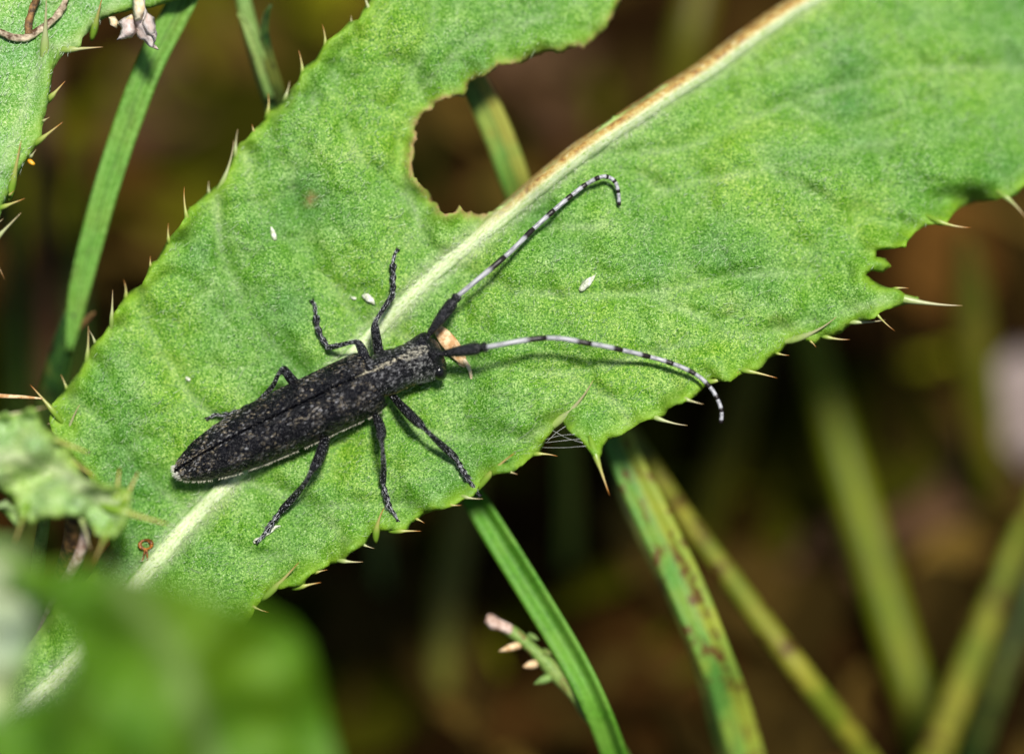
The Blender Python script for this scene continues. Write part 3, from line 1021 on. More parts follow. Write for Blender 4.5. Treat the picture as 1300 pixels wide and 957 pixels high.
# curled dry tendril lying on it
td = empty('dry_tendril', P(30, 48, W_ul(30, 48)))
tag(td, 'curled brown and cream dry plant tendril lying on the bright leaf', 'tendril')
rows = [(-30, 34), (0, 41), (14, 47), (30, 49), (44, 42), (60, 32), (74, 18), (84, 0), (92, -30)]
V, F, UV = tube_px([(x, y, W_ul(x, y) + 0.025, 9.5 + 2.5 * nz(x / 9, y / 9, 2)) for x, y in rows], 40, 9)
V = [v + AX_R * 0.008 * nz(v.x * 30, v.y * 30, v.z * 30) + AX_U * 0.008 * nz(v.x * 30, v.z * 30, 5) for v in V]
mk('curl', V, F, M_TENDRIL, td, uv=UV)
rows = [(50, -30), (47, -6), (43, 8), (38, 22), (36, 34), (37, 44)]
V, F, UV = tube_px([(x, y, W_ul(x, y) + 0.03, 10 + 2.5 * nz(x / 8, y / 8, 6)) for x, y in rows], 24, 9)
V = [v + AX_R * 0.010 * nz(v.x * 30, v.y * 30, v.z * 30) for v in V]
mk('branch', V, F, M_TENDRIL_D, td, uv=UV)

# orange egg-like grain at the margin
V, F, UV = tube_px([(36, 204, W_ul(36, 204, 3), 3), (38, 205, W_ul(36, 204, 3) + .01, 6), (42, 208, W_ul(36, 204, 3) + .01, 5), (44, 209, W_ul(36, 204, 3), 2)], 10, 8)
tag(mk('insect_egg', V, F, M_EGG, uv=UV), 'tiny bright orange grain stuck to the spiny leaf margin', 'egg')

# dried pinkish floret caught on the margin
fl = empty('dried_floret', P(176, 12, 0.06))
tag(fl, 'pinkish white dried floret hanging from the leaf margin over the grass blade', 'floret')


def petal(root, pts, w0, mat, name='petal', puff=0.05):
    b = refine(pts, 4, 1.0)
    c = b.mean(axis=0)
    lo, hi = b.min(axis=0), b.max(axis=0)
    gx, gy = np.meshgrid(np.arange(lo[0], hi[0], 4), np.arange(lo[1], hi[1], 4))
    p = np.stack([gx.ravel(), gy.ravel()], 1)
    p = p[inside(p, b)]
    if len(p):
        p = p[seg_dist(p, b) > 2]
    allp = np.vstack([b, p]) if len(p) else b
    res = delaunay_2d_cdt([Vector((q[0], -q[1])) for q in allp], [(i, (i + 1) % len(b)) for i in range(len(b))], [], 1, 1e-5)
    q = np.array([(v[0], -v[1]) for v in res[0]])
    de = np.minimum(seg_dist(q, b), 8) / 8
    V = [P(x, y, w0 + puff * d + 0.03 * nz(x / 9, y / 9, w0 * 10)) for (x, y), d in zip(q, de)]
    return mk(name, V, [tuple(f) for f in res[2]], mat, root, solid=0.012)


petal(fl, [(168, -14), (186, -14), (184, 6), (188, 18), (196, 30), (200, 44), (196, 56), (201, 62), (190, 60), (182, 52), (174, 47), (168, 30), (170, 10)], 0.10, M_PETAL)
petal(fl, [(168, 18), (174, 40), (168, 48), (158, 50), (148, 51), (152, 44), (154, 36), (150, 28), (158, 22)], 0.12, M_PETAL)
petal(fl, [(186, 16), (196, 22), (198, 34), (196, 48), (186, 44), (180, 30)], 0.15, M_PETAL)
petal(fl, [(170, -10), (182, -10), (184, 10), (180, 26), (172, 28), (168, 10)], 0.18, M_CALYX, 'calyx')
petal(fl, [(138, 22), (146, 21), (152, 30), (148, 37), (140, 32)], 0.07, M_CALYX, 'bract')
V, F, UV = tube_px([(178, -70, W_ul(178, -70) - .05, 6), (180, -40, .02, 7), (177, -8, .12, 8), (176, 8, .15, 8)], 12, 8)
mk('stalk', V, F, M_CALYX, fl, uv=UV)
V, F, UV = tube_px([(150, 30, .09, 5), (158, 28, .11, 5), (168, 22, .14, 6)], 8, 7)
mk('stalk', V, F, M_CALYX, fl, uv=UV)


# ------------------------------------------------------------------ grass blades and stems
def blade_geo(rows, n=60, fold=0.35, across=9, roll=0.0, fold_pos=0.5):
    r = catmull([list(p) + [wd] for p, wd in rows], n)
    V, F, UV = [], [], []
    acc = 0
    for i in range(n):
        p = Vector(r[i][:3])
        t = (Vector(r[min(i + 1, n - 1)][:3]) - Vector(r[max(i - 1, 0)][:3])).normalized()
        side = t.cross(AX_B)
        if side.length < 0.15:
            side = AX_R.copy()
        side.normalize()
        nr = side.cross(t).normalized()
        if nr.dot(AX_B) < 0:
            nr = -nr
        if side.dot(AX_R) < 0:
            side = -side
        s2 = side * math.cos(roll) + nr * math.sin(roll)
        n2 = nr * math.cos(roll) - side * math.sin(roll)
        if i:
            acc += (p - Vector(r[i - 1][:3])).length
        hw = max(r[i][3], 0.0015) / 2
        for j in range(across):
            a = -1 + 2 * j / (across - 1)
            d = abs(a - (2 * fold_pos - 1))
            z = fold * hw * (d - 0.5) + 0.10 * hw * math.cos(a * 9)
            V.append(p + s2 * a * hw + n2 * z)
            UV.append((acc, (a + 1) / 2))
            if i and j:
                q = i * across + j
                F.append((q, q - 1, q - across - 1, q - across))
    return V, F, UV


def px_rows(rows):
    return [(P(a, b, c), 0.76 * d / PXU * (DIST - c) / DIST) for a, b, c, d in rows]


def rooted(rows, spread=0.35, shrink=0.7):
    """append the way down into the soil to a list of (point, width)"""
    p, wd = rows[-1]
    d = (p - rows[-2][0]).normalized()
    pts, g = to_ground(p, d, spread)
    return rows + [(q, wd * (1 - (1 - shrink) * (i + 1) / len(pts))) for i, q in enumerate(pts)], g


def grass(label, rows, mat, fold=0.35, roll=0.0, name='grass_blade', cat='grass', group=None, thick=0.014, spread=0.35):
    rr, g = rooted(px_rows(rows), spread)
    V, F, UV = blade_geo(rr, 70, fold, 9, roll)
    o = empty('grass_shoot', g)
    mk('blade', V, F, mat, o, uv=UV, solid=thick)
    return tag(o, label, cat, group)


def stem(label, rows, mat, name='plant_stem', cat='stem', n=60, spread=0.35):
    rr, g = rooted(px_rows(rows), spread)
    r = catmull([list(p) + [w] for p, w in rr], n)
    V, F, UV = tube_geo([a[:3] for a in r], [max(a[3], .002) / 2 for a in r], 12, 1.0, None, True)
    o = mk(name, V, F, mat, base=g, uv=UV)
    return tag(o, label, cat)


# shoot at the left: blade above a dark mottled sheath
rr, g = rooted(px_rows([(91, 395, -0.46, 26), (80, 440, -0.54, 38), (68, 490, -0.64, 42), (54, 560, -.9, 42)]), 0.3)
shoot = empty('grass_shoot', g)
tag(shoot, 'green grass shoot with a dark mottled sheath beside the large spiny leaf', 'grass')
r = catmull([list(p) + [w] for p, w in rr], 50)
V, F, UV = tube_geo([a[:3] for a in r], [a[3] / 2 for a in r], 14, 0.7, None, True)
mk('sheath', V, F, M_SHEATH, shoot, uv=UV)
V, F, UV = blade_geo(px_rows([(330, -260, 0.1, 2), (290, -130, -0.1, 30), (252, -40, -0.2, 42), (228, 10, -.22, 45), (192, 80, -.25, 44), (165, 150, -.28, 43),
                              (140, 225, -.32, 41), (116, 310, -.38, 38), (101, 370, -.42, 33), (94, 410, -.46, 22), (88, 445, -.48, 8)]), 70, 0.4)
mk('blade', V, F, M_GRASS, shoot, uv=UV, solid=0.014)
V, F, UV = tube_px([(90, 430, -.50, 5), (104, 413, -.46, 5), (114, 402, -.42, 7), (120, 397, -.38, 2)], 12, 7)
mk('ligule_tip', V, F, M_TENDRIL_D, shoot, uv=UV)

# pale shoot at the top with two pointed sheath tips
rr, g = rooted(px_rows([(290, -60, -.35, 24), (306, -10, -.4, 26), (318, 40, -.45, 28), (332, 85, -.5, 31), (344, 120, -.55, 32), (360, 170, -.7, 32), (390, 260, -1.0, 32)]), 0.3)
sh2 = empty('grass_shoot', g)
tag(sh2, 'pale green grass shoot with two pointed sheath tips behind the large leaf', 'grass')
r = catmull([list(p) + [w] for p, w in rr], 50)
V, F, UV = tube_geo([a[:3] for a in r], [a[3] / 2 for a in r], 12, 0.75, None, True)
mk('stalk', V, F, M_STEM_P, sh2, uv=UV)
V, F, UV = blade_geo(px_rows([(345, 6, -.30, 2), (338, 20, -.32, 9), (336, 45, -.34, 13), (343, 80, -.38, 17), (352, 110, -.44, 17), (358, 135, -.5, 10)]), 24, 0.5)
mk('sheath_tip', V, F, M_SHEATH, sh2, uv=UV, solid=0.012)
V, F, UV = blade_geo(px_rows([(302, 18, -.33, 2), (310, 26, -.33, 10), (318, 44, -.33, 17), (328, 70, -.36, 20), (338, 100, -.42, 20), (344, 125, -.48, 12)]), 24, 0.4)
mk('sheath_tip', V, F, M_STEM_P, sh2, uv=UV, solid=0.012)

grass('flat green and yellow grass blade seen through the chewed hole of the leaf',
      [(545, 10, -.5, 6), (575, 60, -.5, 34), (604, 110, -.5, 44), (632, 170, -.55, 47), (657, 240, -.65, 46), (672, 300, -1.1, 44), (690, 380, -1.5, 40)],
      M_GRASS_Y, 0.25)
grass('bright green folded grass blade emerging under the right front foot of the beetle',
      [(555, 545, -.5, 8), (590, 610, -.4, 36), (630, 675, -.33, 46), (680, 755, -.28, 48), (728, 835, -.25, 48), (760, 900, -.25, 46), (790, 980, -.5, 44)],
      M_GRASS_D, 0.9, 0.25)
grass('green grass blade with dark red spots along its yellow edge',
      [(750, 460, -.9, 8), (775, 530, -.6, 44), (795, 585, -.55, 52), (830, 660, -.5, 58), (868, 740, -.5, 60), (905, 830, -.5, 58), (930, 900, -.75, 58), (955, 990, -.9, 56)],
      M_GRASS_S, 0.45, -0.1)
grass('narrow dark green grass blade behind the red-spotted blade',
      [(745, 490, -1.2, 8), (768, 550, -1.1, 24), (790, 610, -1.1, 26), (815, 670, -1.1, 24), (845, 730, -1.15, 20), (885, 820, -1.3, 18), (915, 930, -1.5, 18)],
      M_SHEATH, 0.3, 0.2)
stem('yellowish stem mottled with brown crossing behind the red-spotted blade',
     [(790, 530, -1.5, 10), (825, 588, -1.1, 27), (872, 660, -1.1, 31), (930, 738, -1.1, 35), (980, 806, -1.1, 39), (1030, 870, -1.1, 41), (1090, 950, -1.4, 42)], M_STEM_S)
stem('thick blurred olive green stem standing beyond the spotted blades',
     [(1015, 380, -3.6, 30), (1036, 460, -3.5, 50), (1070, 580, -3.4, 56), (1100, 680, -3.3, 60), (1132, 790, -3.2, 60), (1160, 880, -3.1, 58), (1180, 960, -3.1, 56)], M_STEM_O, spread=0.1)
stem('blurred yellow green stem leaning over brown litter beside a dark blade',
     [(1420, 420, -2.0, 8), (1350, 560, -2.2, 22), (1300, 665, -2.3, 30), (1268, 745, -2.3, 38), (1240, 820, -2.3, 46), (1216, 880, -2.3, 50), (1185, 960, -2.3, 50)], M_STEM_S)
grass('dark green blade touching the blurred yellow green leaning stem',
      [(1380, 560, -2.3, 6), (1330, 690, -2.5, 22), (1302, 770, -2.5, 24), (1274, 850, -2.5, 24), (1250, 920, -2.6, 24), (1225, 1000, -2.8, 24)], M_SHEATH, 0.3)
stem('blurred ochre stalk rising from the litter below the beetle',
     [(600, 560, -3.3, 30), (590, 640, -3.4, 48), (572, 740, -3.4, 54), (562, 830, -3.4, 56), (552, 930, -3.5, 56)], M_OLIVE, spread=0.08)

stem('blurred reddish brown stalk beyond the grass shoot', [(60, 60, -3.6, 30), (56, 160, -3.5, 44), (56, 280, -3.3, 48), (60, 400, -3.2, 48), (64, 520, -3.2, 46)], M_RUST, spread=0.1)
stem('blurred dark green stalk beyond the bright leaf that carries the tendril', [(10, 150, -3.2, 20), (14, 280, -3.1, 34), (20, 400, -3.0, 36), (26, 520, -3.0, 36)], M_DARKGREEN, spread=0.1)
stem('blurred dark green stalk behind the green blade of the mottled shoot', [(110, 180, -3.4, 16), (102, 280, -3.3, 26), (98, 380, -3.2, 28), (96, 520, -3.2, 28)], M_DARKGREEN, spread=0.1)
stem('blurred olive stalk on the soil beyond the bare midrib', [(900, -80, -3.6, 40), (885, 0, -3.6, 60), (872, 60, -3.6, 64), (860, 150, -3.8, 64), (860, 260, -4.0, 60)], M_DARKOLIVE, spread=0.1)
stem('blurred dull olive stalk beyond the longest spine of the leaf', [(1225, 300, -3.4, 30), (1230, 380, -3.5, 60), (1240, 470, -3.6, 66), (1250, 560, -3.8, 60)], M_DARKOLIVE, spread=0.05)
stem('blurred olive stalk behind the tip of the right antenna', [(960, 440, -3.2, 40), (940, 520, -3.4, 60), (915, 600, -3.6, 64), (890, 680, -3.8, 60)], M_DARKOLIVE, spread=0.05)
# budded stem
rr, g = rooted(px_rows([(628, 791, -.28, 12), (645, 798, -.28, 17), (668, 816, -.28, 22), (700, 848, -.28, 24), (732, 885, -.3, 25), (775, 940, -.5, 25)]), 0.3)
bs_ = empty('budded_stem', g)
tag(bs_, 'short green knobbly stem with a pinkish dry tip beside the folded blade', 'stem')
r = catmull([list(p) + [w] for p, w in rr], 70)
V, F, UV = tube_geo([a[:3] for a in r], [a[3] / 2 * (1 + 0.16 * math.sin(i * 1.1)) for i, a in enumerate(r)], 12, 1, None, True)
mk('stalk', V, F, M_BUD, bs_, uv=UV)
V, F, UV = tube_px([(617, 786, -.27, 9), (624, 789, -.27, 15), (635, 793, -.27, 17), (646, 799, -.27, 15), (652, 803, -.28, 8)], 14, 9)
V = [v + AX_U * 0.022 * nz(v.x * 22, v.y * 22, v.z * 22) for v in V]
mk('dry_tip', V, F, M_PINKTIP, bs_, uv=UV)
for (bx, by, tx, ty, wd) in [(660, 818, 634, 826, 10), (680, 842, 664, 846, 11), (700, 858, 678, 868, 12), (672, 806, 684, 812, 8), (716, 858, 730, 862, 9), (690, 826, 700, 830, 8)]:
    V, F, UV = tube_px([(bx, by, -.28, wd), ((bx + tx) / 2, (by + ty) / 2, -.25, wd * 0.9), (tx, ty, -.24, 1.5)], 9, 8)
    mk('bud_scale', V, F, random.choice([M_BUD, M_STEM_P, M_STRAW]), bs_, uv=UV)

# ------------------------------------------------------------------ crumpled leaf and near leaves at the lower left
LLp = [(-60, 520), (0, 528), (30, 524), (46, 520), (52, 532), (62, 548), (78, 564), (92, 574), (96, 590), (104, 604), (124, 616), (146, 620), (160, 624),
       (168, 634), (162, 648), (156, 662), (150, 676), (138, 684), (126, 676), (112, 668), (104, 656), (82, 656), (60, 658), (40, 664), (26, 652), (18, 636), (6, 626),
       (-20, 616), (-80, 630), (-140, 600), (-140, 540)]


def W_ll(x, y, de=1e3):
    w = 0.62 + 0.0018 * (x - 60) * 0.2
    # two strong pleats across the lobe
    w += 0.085 * math.sin((x * 0.55 + y * 0.9) / 13.5) * math.exp(-((y - 610) / 90.0) ** 2) + 0.08 * nz(x / 28, y / 28, 51.0) + 0.03 * nz(x / 11, y / 11, 53.0)
    if de < 40:
        w += 0.10 * nz(x / 16, y / 16, 55.0) * math.exp(-de / 9.0)
    return w


ll = empty('thistle_leaf', P(-140, 570, 0.9))
tag(ll, 'small crumpled pale thistle leaf overlapping the base of the large leaf', 'leaf')
leaf_blade(ll, LLp, W_ll, 4.5, M_LEAF_LL, 2.0, edge_px=8, rib=[(-80, 580), (20, 580), (80, 600), (150, 645)], rib_w=7)
for (bx, by, tx, ty, rr) in [(-10, 531, 62, 516, 4), (70, 558, 116, 576, 4), (92, 586, 122, 606, 4), (158, 650, 216, 666, 5), (148, 628, 152, 592, 4.5), (160, 632, 176, 598, 4.5),
                             (134, 680, 118, 716, 4), (104, 660, 116, 700, 3.5), (30, 655, 18, 690, 4)]:
    w0 = W_ll(bx, by, 5)
    spine(ll, bx, by, tx, ty, w0, w0 - 0.05, rr)
# small hooked side lobe
LL2 = [(8, 634), (20, 642), (32, 650), (38, 660), (30, 668), (16, 662), (4, 650), (-10, 640)]
leaf_blade(ll, LL2, lambda x, y, d=1e3: 0.5 + 0.1 * nz(x / 12, y / 12, 3.0), 4, M_LEAF_WOOL, 1.0).__getitem__(0).name = 'side_lobe'
pts, g = to_ground(P(-135, 575, W_ll(-135, 575) - .03), (-0.5, -0.1, -0.7), 0.25)
r = catmull([list(P(-60, 580, .58)) + [0.04], list(P(-135, 575, .58)) + [0.06]] + [list(p) + [0.06] for p in pts], 24)
V, F, UV = tube_geo([a[:3] for a in r], [a[3] for a in r], 10)
mk('petiole', V, F, M_STEM_P, ll, uv=UV)
# straw-coloured long spine tip crossing from the left edge
V, F, UV = tube_px([(-70, 497, .2, 7), (-10, 502, .15, 6), (30, 504, .1, 4.5), (54, 506, .08, 2)], 12, 8)
st_ = mk('spine', V, F, M_STRAW, ul if False else ll, uv=UV)

# stems and bits in the shadow below it
stem('green upright stalk in the dark gap under the crumpled leaf', [(60, 640, .5, 12), (55, 670, .3, 20), (48, 720, -.1, 24), (40, 800, -.6, 26)], M_STEM_P, spread=0.2)
stem('brown withered stalk in the dark gap under the crumpled leaf', [(92, 650, .45, 20), (94, 690, .2, 40), (84, 740, -.2, 44), (70, 820, -.6, 40)], M_TENDRIL_D, spread=0.2)
stem('pale cream stalk in the dark gap beside the dried leaf margin', [(112, 650, .5, 12), (106, 690, .35, 18), (90, 725, .2, 18), (60, 780, -.2, 18)], M_PINKTIP, spread=0.2)

# near green leaf, far out of focus
FG = [(-4, 722), (60, 716), (110, 718), (170, 726), (230, 738), (290, 760), (330, 774), (368, 790), (392, 820), (404, 860), (420, 930), (440, 1020), (420, 1120), (300, 1180),
      (100, 1150), (-60, 1100), (-80, 1000), (-40, 930), (30, 900), (78, 872), (92, 838), (80, 800), (44, 762)]


def W_fg(x, y, de=1e3):
    w = 2.5 + 0.0016 * (900 - y) * 0.2
    w += 0.25 * math.sin((x - 120) / 75.0 + (y - 800) / 160.0) + 0.22 * nz(x / 80, y / 80, 61.0)
    return w


fg = empty('thistle_leaf', P(290, 1170, 2.8))
tag(fg, 'smooth deep green leaf, strongly blurred, overlapping the lower end of the large leaf', 'leaf')
leaf_blade(fg, FG, W_fg, 9, M_LEAF_DEEP, 2.0, edge_px=6, rib=[(300, 1120), (270, 960), (220, 830), (150, 730)], rib_w=10)
pts, g = to_ground(P(290, 1170, W_fg(290, 1170) - .03), (0.0, -0.6, -0.6), 0.15)
r = catmull([list(P(285, 1090, W_fg(285, 1090) - .05)) + [0.05], list(P(290, 1170, W_fg(290, 1170) - .03)) + [0.07]] + [list(p) + [0.08] for p in pts], 24)
V, F, UV = tube_geo([a[:3] for a in r], [a[3] for a in r], 10)
mk('petiole', V, F, M_STEM_P, fg, uv=UV)

# near woolly pale leaf at the left
FW = [(-80, 690), (-20, 684), (20, 690), (44, 712), (56, 750), (58, 790), (44, 830), (26, 866), (10, 910), (-10, 980), (-60, 1040), (-130, 1000), (-140, 800)]


def W_fw(x, y, de=1e3):
    return 2.0 + 0.0012 * (800 - y) + 0.12 * nz(x / 50, y / 50, 71.0)


fw = empty('thistle_leaf', P(-70, 1035, 1.8))
tag(fw, 'blurred whitish woolly leaf beside the deep green blurred leaf', 'leaf')
leaf_blade(fw, FW, W_fw, 8, M_LEAF_WOOL, 2.0, edge_px=16, rib=[(-50, 1020), (-30, 850), (-20, 720)], rib_w=6)
pts, g = to_ground(P(-60, 1030, W_fw(-60, 1030) - .03), (-0.2, -0.6, -0.6), 0.15)
r = catmull([list(P(-45, 960, W_fw(-45, 960) - .05)) + [0.05], list(P(-60, 1030, W_fw(-60, 1030) - .03)) + [0.07]] + [list(p) + [0.08] for p in pts], 24)
V, F, UV = tube_geo([a[:3] for a in r], [a[3] for a in r], 10)
mk('petiole', V, F, M_STEM_P, fw, uv=UV)

# ------------------------------------------------------------------ dead leaves that show through the blur
def dead_leaf(label, px, py, L, Wd, ang, mat, lift=0.12):
    """lies on the litter where the ray through the pixel meets the ground"""
    c = cam_o.location
    d = (P(px, py, 0) - c).normalized()
    t = -c.z / d.z
    for _ in range(3):
        q = c + d * t
        t = (ground_z(q.x, q.y) + lift - c.z) / d.z
    q = c + d * t
    a = Vector((math.cos(ang), math.sin(ang), 0.05))
    s = Vector((-math.sin(ang), math.cos(ang), 0.05))
    V, F = [], []
    for i in range(15):
        u = i / 14
        hw = Wd / 2 * math.sin(math.pi * (0.03 + 0.94 * u)) ** 0.75
        for j in range(7):
            e = -1 + j / 3
            z = 0.16 * Wd * e * e + 0.10 * L * (u - .5) ** 2 + 0.05 * nz(u * 6, e * 2, L)
            V.append(q + a * (u - .5) * L + s * hw * e + Vector((0, 0, z)))
            if i and j:
                k = i * 7 + j
                F.append((k, k - 1, k - 8, k - 7))
    o = mk('dead_leaf', V, F, mat, base=q, solid=0.02)
    return tag(o, label, 'dead leaf')


dead_leaf('brown dead leaf on the soil beyond the eaten gap of the leaf', 742, 140, 2.3, 0.95, 2.5, M_DEADLEAF, 0.25)
dead_leaf('greyish pink dead leaf on the litter, the palest of the dead leaves', 1300, 525, 0.9, 0.55, 1.5, M_DEADLEAF_P, 0.3)
dead_leaf('dull brown dead leaf on the soil between the shoot and the large leaf', 240, 110, 1.6, 0.8, 1.0, M_DEADLEAF, 0.2)
dead_leaf('brown dead leaf on the soil between the thick olive stem and the longest spine', 1160, 640, 1.8, 0.6, 0.5, M_DEADLEAF, 0.2)
dead_leaf('brown dead leaf lying at the foot of the thick olive stem', 1040, 760, 1.2, 0.6, 0.9, M_DEADLEAF, 0.2)

# ------------------------------------------------------------------ the beetle
BC = [(222, 598), (300, 562), (402, 513), (471, 481), (490, 472), (519, 461), (540, 454), (556, 449)]   # centre line, tail to head
H0 = 0.165                                                             # body axis above the blade
PHI = R_(22)                                                           # the body rolls to its left, along the slope


def axis_pt(px, py, dz=0.0):
    return P(px, py, 0.5 * (W_main(px, py) + W_main(350, 540)) + H0 + dz)


def frame(a, b):
    f = (b - a).normalized()
    left = AX_B.cross(f).normalized()            # image upper left
    up = f.cross(left).normalized()
    if up.dot(AX_B) < 0:
        up = -up
    nrm = up * math.cos(PHI) + left * math.sin(PHI)
    right = -(left * math.cos(PHI) - up * math.sin(PHI))
    return f, right, nrm


tail, front = axis_pt(221, 599), axis_pt(475, 479)
fE, rE, nE = frame(tail, front)
LE = (front - tail).length
beetle = empty('longhorn_beetle', axis_pt(390, 518, -H0))
tag(beetle, 'black longhorn beetle with grey speckles and black and white banded antennae', 'beetle')


def interp(tab, s):
    xs_, ys_ = zip(*tab)
    return float(np.interp(s, xs_, ys_))


A_T = [(0, .008), (.012, .032), (.035, .056), (.08, .082), (.15, .108), (.25, .132), (.4, .150), (.6, .158), (.9, .160), (.965, .158), (1, .148)]
B_T = [(0, .026), (.05, .052), (.12, .078), (.25, .105), (.45, .126), (.85, .134), (.95, .130), (1, .118)]


def ely_point(s, th, sgn):
    """s 0 tail .. 1 front, th angle from the suture (0) over the flank"""
    a, b = interp(A_T, s), interp(B_T, s)
    ce, se = math.cos(th), math.sin(th)
    ex = 2 / 2.5
    y = a * math.copysign(abs(se) ** ex, se)
    z = b * math.copysign(abs(ce) ** ex, ce)
    gap = 0.0012 + 0.007 * max(0, 1 - s / 0.08)
    y = max(y, 0) + gap * (1 - min(1, th / 0.6)) * 1.0
    z -= 0.011 * math.exp(-(y - gap) / 0.006)
    z += 0.010 * math.exp(-((th - 1.05) / 0.16) ** 2) * (1 - s) * (s > .1)
    z -= 0.02
    return tail + fE * (LE * s) + rE * (y * sgn) + nE * z


def pitted(p, c):
    """sink the point where a puncture of the wing case lies"""
    d = noise.voronoi(p * 62.0)[0]
    k = max(0.0, 1 - d[0] / 0.42)
    return p - (p - c).normalized() * (0.0095 * k + 0.0030 * nz(p.x * 120, p.y * 120, p.z * 120))


hairs = Acc()


def body_hair(p, n, d, L, wd, c, lift=0.25):
    d = (d - n * d.dot(n)).normalized()
    s = d.cross(n).normalized()
    a = p - n * 0.002
    b = p + d * L * 0.55 + n * L * lift
    e = p + d * L + n * L * lift * 0.9
    hairs.add([a - s * wd, a + s * wd, b + s * wd * 0.8, b - s * wd * 0.8, e], [(0, 1, 2, 3), (3, 2, 4)], None, c)


def hcol():
    k = random.random()
    if k < 0.6:
        return np.array((0.66, 0.54, 0.35)) * random.choice((0.06, 0.15, 0.35, 0.8))
    return np.array((0.70, 0.70, 0.72)) * random.choice((0.06, 0.15, 0.35, 1.0))


NS, NT_ = 260, 84
for sgn in (1, -1):
    V, F = [], []
    th_max = 1.92
    for i in range(NS + 1):
        s = (i / NS)
        s = s * s * 0.35 + s * 0.65 if s < 1 else 1.0
        for j in range(NT_ + 1):
            V.append(pitted(ely_point(s, th_max * j / NT_, sgn), tail + fE * (LE * s) - nE * 0.05))
            if i and j:
                q = i * (NT_ + 1) + j
                f_ = (q, q - 1, q - NT_ - 2, q - NT_ - 1)
                F.append(f_ if sgn < 0 else f_[::-1])
    mid_ = F[len(F) // 2]
    nn = (V[mid_[1]] - V[mid_[0]]).cross(V[mid_[2]] - V[mid_[0]])
    if nn.dot(V[mid_[0]] - (tail + fE * LE * 0.5 - nE * 0.05)) < 0:
        F = [f_[::-1] for f_ in F]
    o = mk('wing_case', V, F, M_ELY, beetle, solid=0.010)
    # pubescence, in mottles
    for k in range(6500):
        s, th = random.uniform(0.01, 0.995), random.uniform(0.02, th_max)
        p = ely_point(s, th, sgn)
        m_ = 0.7 * nz(p.x * 15, p.y * 15, p.z * 15) + 0.9 * nz(p.x * 85, p.y * 85, p.z * 85)
        bias = -0.10 if sgn < 0 else -0.26
        if s > 0.8:
            bias += 0.10 * (s - 0.8) / 0.2 + 0.06
        if th > 1.5:
            bias += 0.5
        if s < 0.05:
            bias += 0.2
        if th < 0.10 and s < 0.35:
            bias += 0.35
        if m_ + bias < 0.02:
            continue
        e = 0.004
        n = (ely_point(min(s + e, 1), th, sgn) - p).cross(ely_point(s, th + .02, sgn) - p)
        n.normalize()
        if n.dot(p - (tail + fE * LE * s - nE * .05)) < 0:
            n = -n
        d = -fE + Vector((random.gauss(0, .16), random.gauss(0, .16), random.gauss(0, .16)))
        body_hair(p, n, d, random.uniform(0.010, 0.022), random.uniform(0.0005, 0.0010), hcol(), 0.12)
    # pale fringe along the rim of the case
    for k in range(700):
        s = random.uniform(0.0, 0.97)
        if nz(s * 22, sgn, 3.0) < -0.25:
            continue
        p = ely_point(s, th_max - 0.02, sgn)
        d = rE * sgn * 0.8 - nE * 0.5 - fE * 0.5 + Vector((random.gauss(0, .3), random.gauss(0, .3), random.gauss(0, .3)))
        body_hair(p, nE, d, random.uniform(0.008, 0.022), 0.0007, np.array((0.62, 0.60, 0.46)) * random.uniform(.35, 1), 0.0)
    for k in range(60):
        th = random.uniform(0.1, th_max)
        p = ely_point(random.uniform(0.0, 0.02), th, sgn)
        d = -fE + Vector((random.gauss(0, .3), random.gauss(0, .3), random.gauss(0, .3)))
        body_hair(p, nE, d, random.uniform(0.012, 0.028), 0.0010, np.array((0.70, 0.69, 0.60)) * random.uniform(.6, 1), 0.05)

# scutellum region and trunk are part of the continuous body below
body = Acc()


def loft(points, nseg=28):
    """points: rows (centre, f, right, normal, ry, rz_up, rz_down)"""
    V, F = [], []
    for (c, f, r_, n_, ry, ru, rd) in points:
        for j in range(nseg):
            a = 2 * math.pi * j / nseg
            sn = math.sin(a)
            V.append(c + r_ * ry * math.cos(a) + n_ * (ru if sn > 0 else rd) * sn)
    m_ = len(points)
    for i in range(m_ - 1):
        for j in range(nseg):
            a, b = i * nseg + j, i * nseg + (j + 1) % nseg
            F.append((a, b, b + nseg, a + nseg))
    V += [points[0][0], points[-1][0]]
    for j in range(nseg):
        F.append((len(V) - 2, (j + 1) % nseg, j))
        F.append((len(V) - 1, (m_ - 1) * nseg + j, (m_ - 1) * nseg + (j + 1) % nseg))
    body.add(V, F)


rows = []
for i in range(26):
    s = 0.015 + 0.985 * i / 25
    a, b = interp(A_T, s), interp(B_T, s)
    seg = 1 - 0.03 * (0.5 + 0.5 * math.cos(s * 44))
    rows.append((tail + fE * LE * s - nE * 0.035, fE, rE, nE, (a - 0.010) * seg, b * 0.80, 0.085 * (0.45 + 0.55 * min(1, s / .2)) * seg))
loft(rows)
# pronotum
p0, p1 = axis_pt(466, 482), axis_pt(524, 459)
fP, rP, nP = frame(p0, p1)
LP = (p1 - p0).length
PR = [(0, .080), (.10, .094), (.16, .106), (.22, .101), (.35, .108), (.55, .112), (.70, .107), (.78, .098), (.82, .105), (.92, .104), (.97, .096), (1, .088)]


def pro_c(s):
    return p0 + fP * LP * s - nP * 0.012


rows = []
for i in range(40):
    s = i / 39
    rr_ = interp(PR, s)
    rows.append((pro_c(s), fP, rP, nP, rr_ * 1.0, rr_ * 0.99, rr_ * 1.05))
loft(rows, 36)
